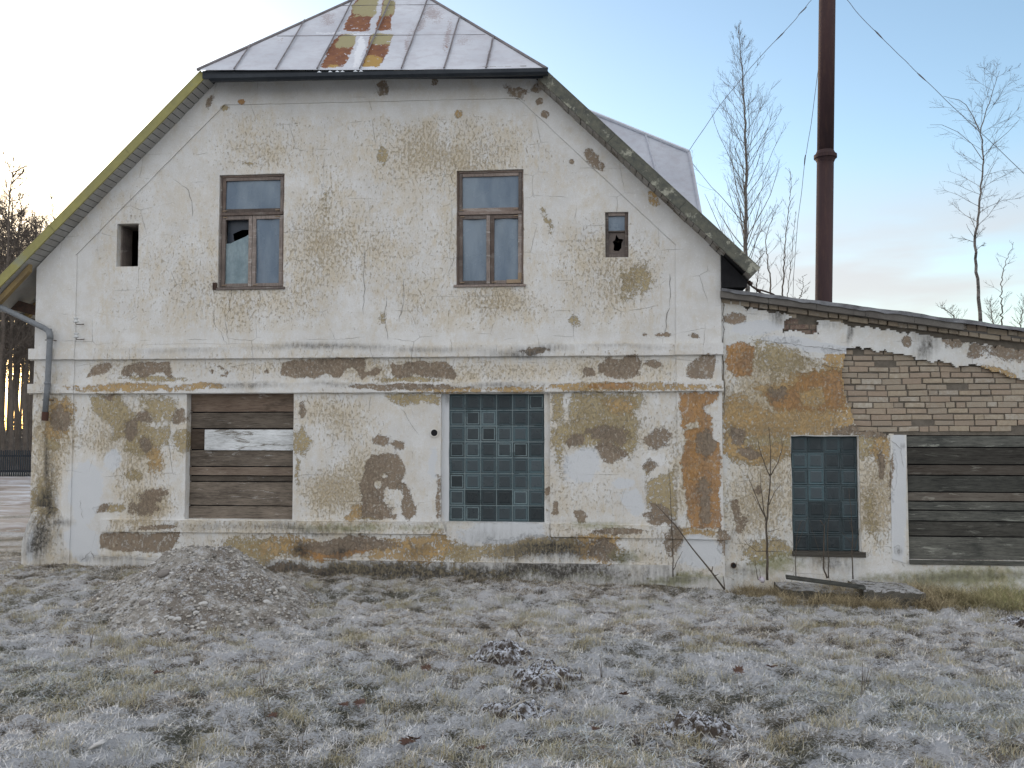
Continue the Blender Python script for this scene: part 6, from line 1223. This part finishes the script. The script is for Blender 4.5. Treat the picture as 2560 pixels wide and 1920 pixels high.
S('spiky bare bush at the far right behind the annex roof', [(2555, 845), (2550, 810), (2556, 780), (2560, 745)], .018, 20, .45, 20, 45)
# ---------------------------------------------------------------- woodland at left: three kinds copied
def wood_tree(seed, H, kind):
    random.seed(seed); m = MB(); pts = [np.array([0, 0, -.3])]; q = np.array([0., 0, -.3])
    for i in range(12): q = q+np.array([random.gauss(0, .05), random.gauss(0, .05), (H+.3)/12]); pts.append(q)
    m.tube(pts, list(np.linspace(.12+.03*(kind == 0), .02, 13)), 7)
    g = bpy.data.objects.new('woodland_tree', None); C.objects.link(g); m.build('trunk', M['forest'], g)
    m = MB(); pr = {'lv': 2, 'bend': (.25, .15, 0), 'kids': [(11, .45, 42, .011), (6, .5, 42, .0085)]}; n = 56 if kind < 2 else 42
    for k in range(n):
        s = random.uniform(.28, .99); i = min(int(s*12), 11); p = pts[i]+(pts[i+1]-pts[i])*(s*12-i); az = random.uniform(0, 6.28); a = R(48)*random.uniform(.6, 1.5)
        branch(m, p, np.array([math.cos(az)*math.sin(a), math.sin(az)*math.sin(a), math.cos(a)]), (1.0+2.3*(1-s))*random.uniform(.7, 1.2), .022, 0, pr)
    m.build('crown', M['forest'], g, recalc=False); return g
protos = [wood_tree(31, 12.5, 0), wood_tree(32, 11.0, 1), wood_tree(33, 9.0, 2)]
def copy_tree(o):
    c = o.copy(); C.objects.link(c)
    for ch in list(o.children): k = ch.copy(); C.objects.link(k); k.parent = c
    return c
random.seed(77); used = set(); Hk = {0: 13.0, 1: 11.6, 2: 9.6}
def place(a, dep, k, lean=1.0):
    p = CAM+fw*dep+rt*((a-1280)/F*dep); hgt = 1.75+(1072-np.interp(a, [-100, 0, 40, 100, 130], [430, 470, 540, 560, 590]))/F*dep
    s = hgt/Hk[k]*lean; return Matrix.Translation((p[0], p[1], .75))@Matrix.Rotation(random.uniform(0, 6.28), 4, 'Z')@Matrix.Diagonal((s*.9, s*.9, s, 1))
for i, (a, dep, k, ln, lb) in enumerate([(-8, 34, 0, 1.05, 'tallest bare dark tree, leftmost at the front of the wood'), (14, 36, 1, .98, 'bare dark tree, second from the left in the wood beyond the yard'), (32, 34.5, 0, .92, 'bare dark tree, third from the left in the wood beyond the yard'), (50, 37, 2, 1.0, 'low twiggy tree, fourth from the left in the wood beyond the yard'), (66, 35, 1, .97, 'bare dark tree, fifth from the left in the wood beyond the yard'), (84, 36.5, 0, .95, 'bare dark tree, last one clear of the house corner in the wood'), (104, 38, 2, 1.03, 'twiggy tree showing only its crown above the left eave')]):
    o = protos[k] if k not in used else copy_tree(protos[k]); used.add(k); o.matrix_world = place(a, dep, k, ln); tag(o, lb, 'tree', 'bare trees of the wood at left')
pm = []
for o in protos:
    vs, qs = [], []; off = 0
    for ch in o.children:
        me = ch.data; v = np.empty(len(me.vertices)*3); me.vertices.foreach_get('co', v); vs.append(v.reshape(-1, 3)); fl_ = [list(p.vertices) for p in me.polygons if len(p.vertices) == 4]; qs.append(np.array(fl_)+off); off += len(vs[-1])
    pm.append((np.concatenate(vs), np.concatenate(qs)))
Vs, Qs = [], []; off = 0
for a, dep in [(-240, 36), (-180, 39), (-120, 35), (-70, 38), (-36, 42), (-10, 47), (8, 43), (30, 48), (46, 42), (72, 46), (92, 43), (112, 48), (-60, 50)]:
    k = random.choice((0, 1, 1)); mt = np.array(place(a, dep, k, random.uniform(.78, .95))); v, q = pm[k]; Vs.append(v@mt[:3, :3].T+mt[:3, 3]); Qs.append(q+off); off += len(v)
tag(link('woodland', fast_mesh('woodland', np.concatenate(Vs), np.concatenate(Qs)), M['forest']), 'mass of bare dark trees standing deeper in the wood at left', 'woodland', kind='stuff')
random.seed(5); m = MB(); pr = {'lv': 1, 'bend': (.2, .1, 0), 'kids': [(7, .5, 40, .012)]}
for k in range(620):
    dep = random.uniform(37, 58); a = random.uniform(-220, 135); p = CAM+fw*dep+rt*((a-1280)/F*dep); z = random.choice((random.uniform(.6, 1.3), random.uniform(4.6, 10.5), random.uniform(4.6, 9.5))); az = random.uniform(0, 6.28)
    branch(m, np.array([p[0], p[1], z]), np.array([math.cos(az)*.6, math.sin(az)*.6, .8]), random.uniform(.8, 2.0), .013, 0, pr)
tag(m.build('undergrowth', M['forest'], None, recalc=False), 'tangled twigs and undergrowth filling the dark wood at left', 'undergrowth', kind='stuff')
m = MB()
for k in range(85):
    dep = random.uniform(50, 75); a = random.uniform(-260, 140); p = CAM+fw*dep+rt*((a-1280)/F*dep); r = random.uniform(.035, .09); m.tube([(p[0], p[1], .5), (p[0]+random.uniform(-.3, .3), p[1], random.uniform(8, 13))], [r, r*.5], 6)
tag(m.build('distant_trunks', M['forest'], None, recalc=False), 'far trunks of the wood against the glowing horizon', 'far trees', kind='stuff')
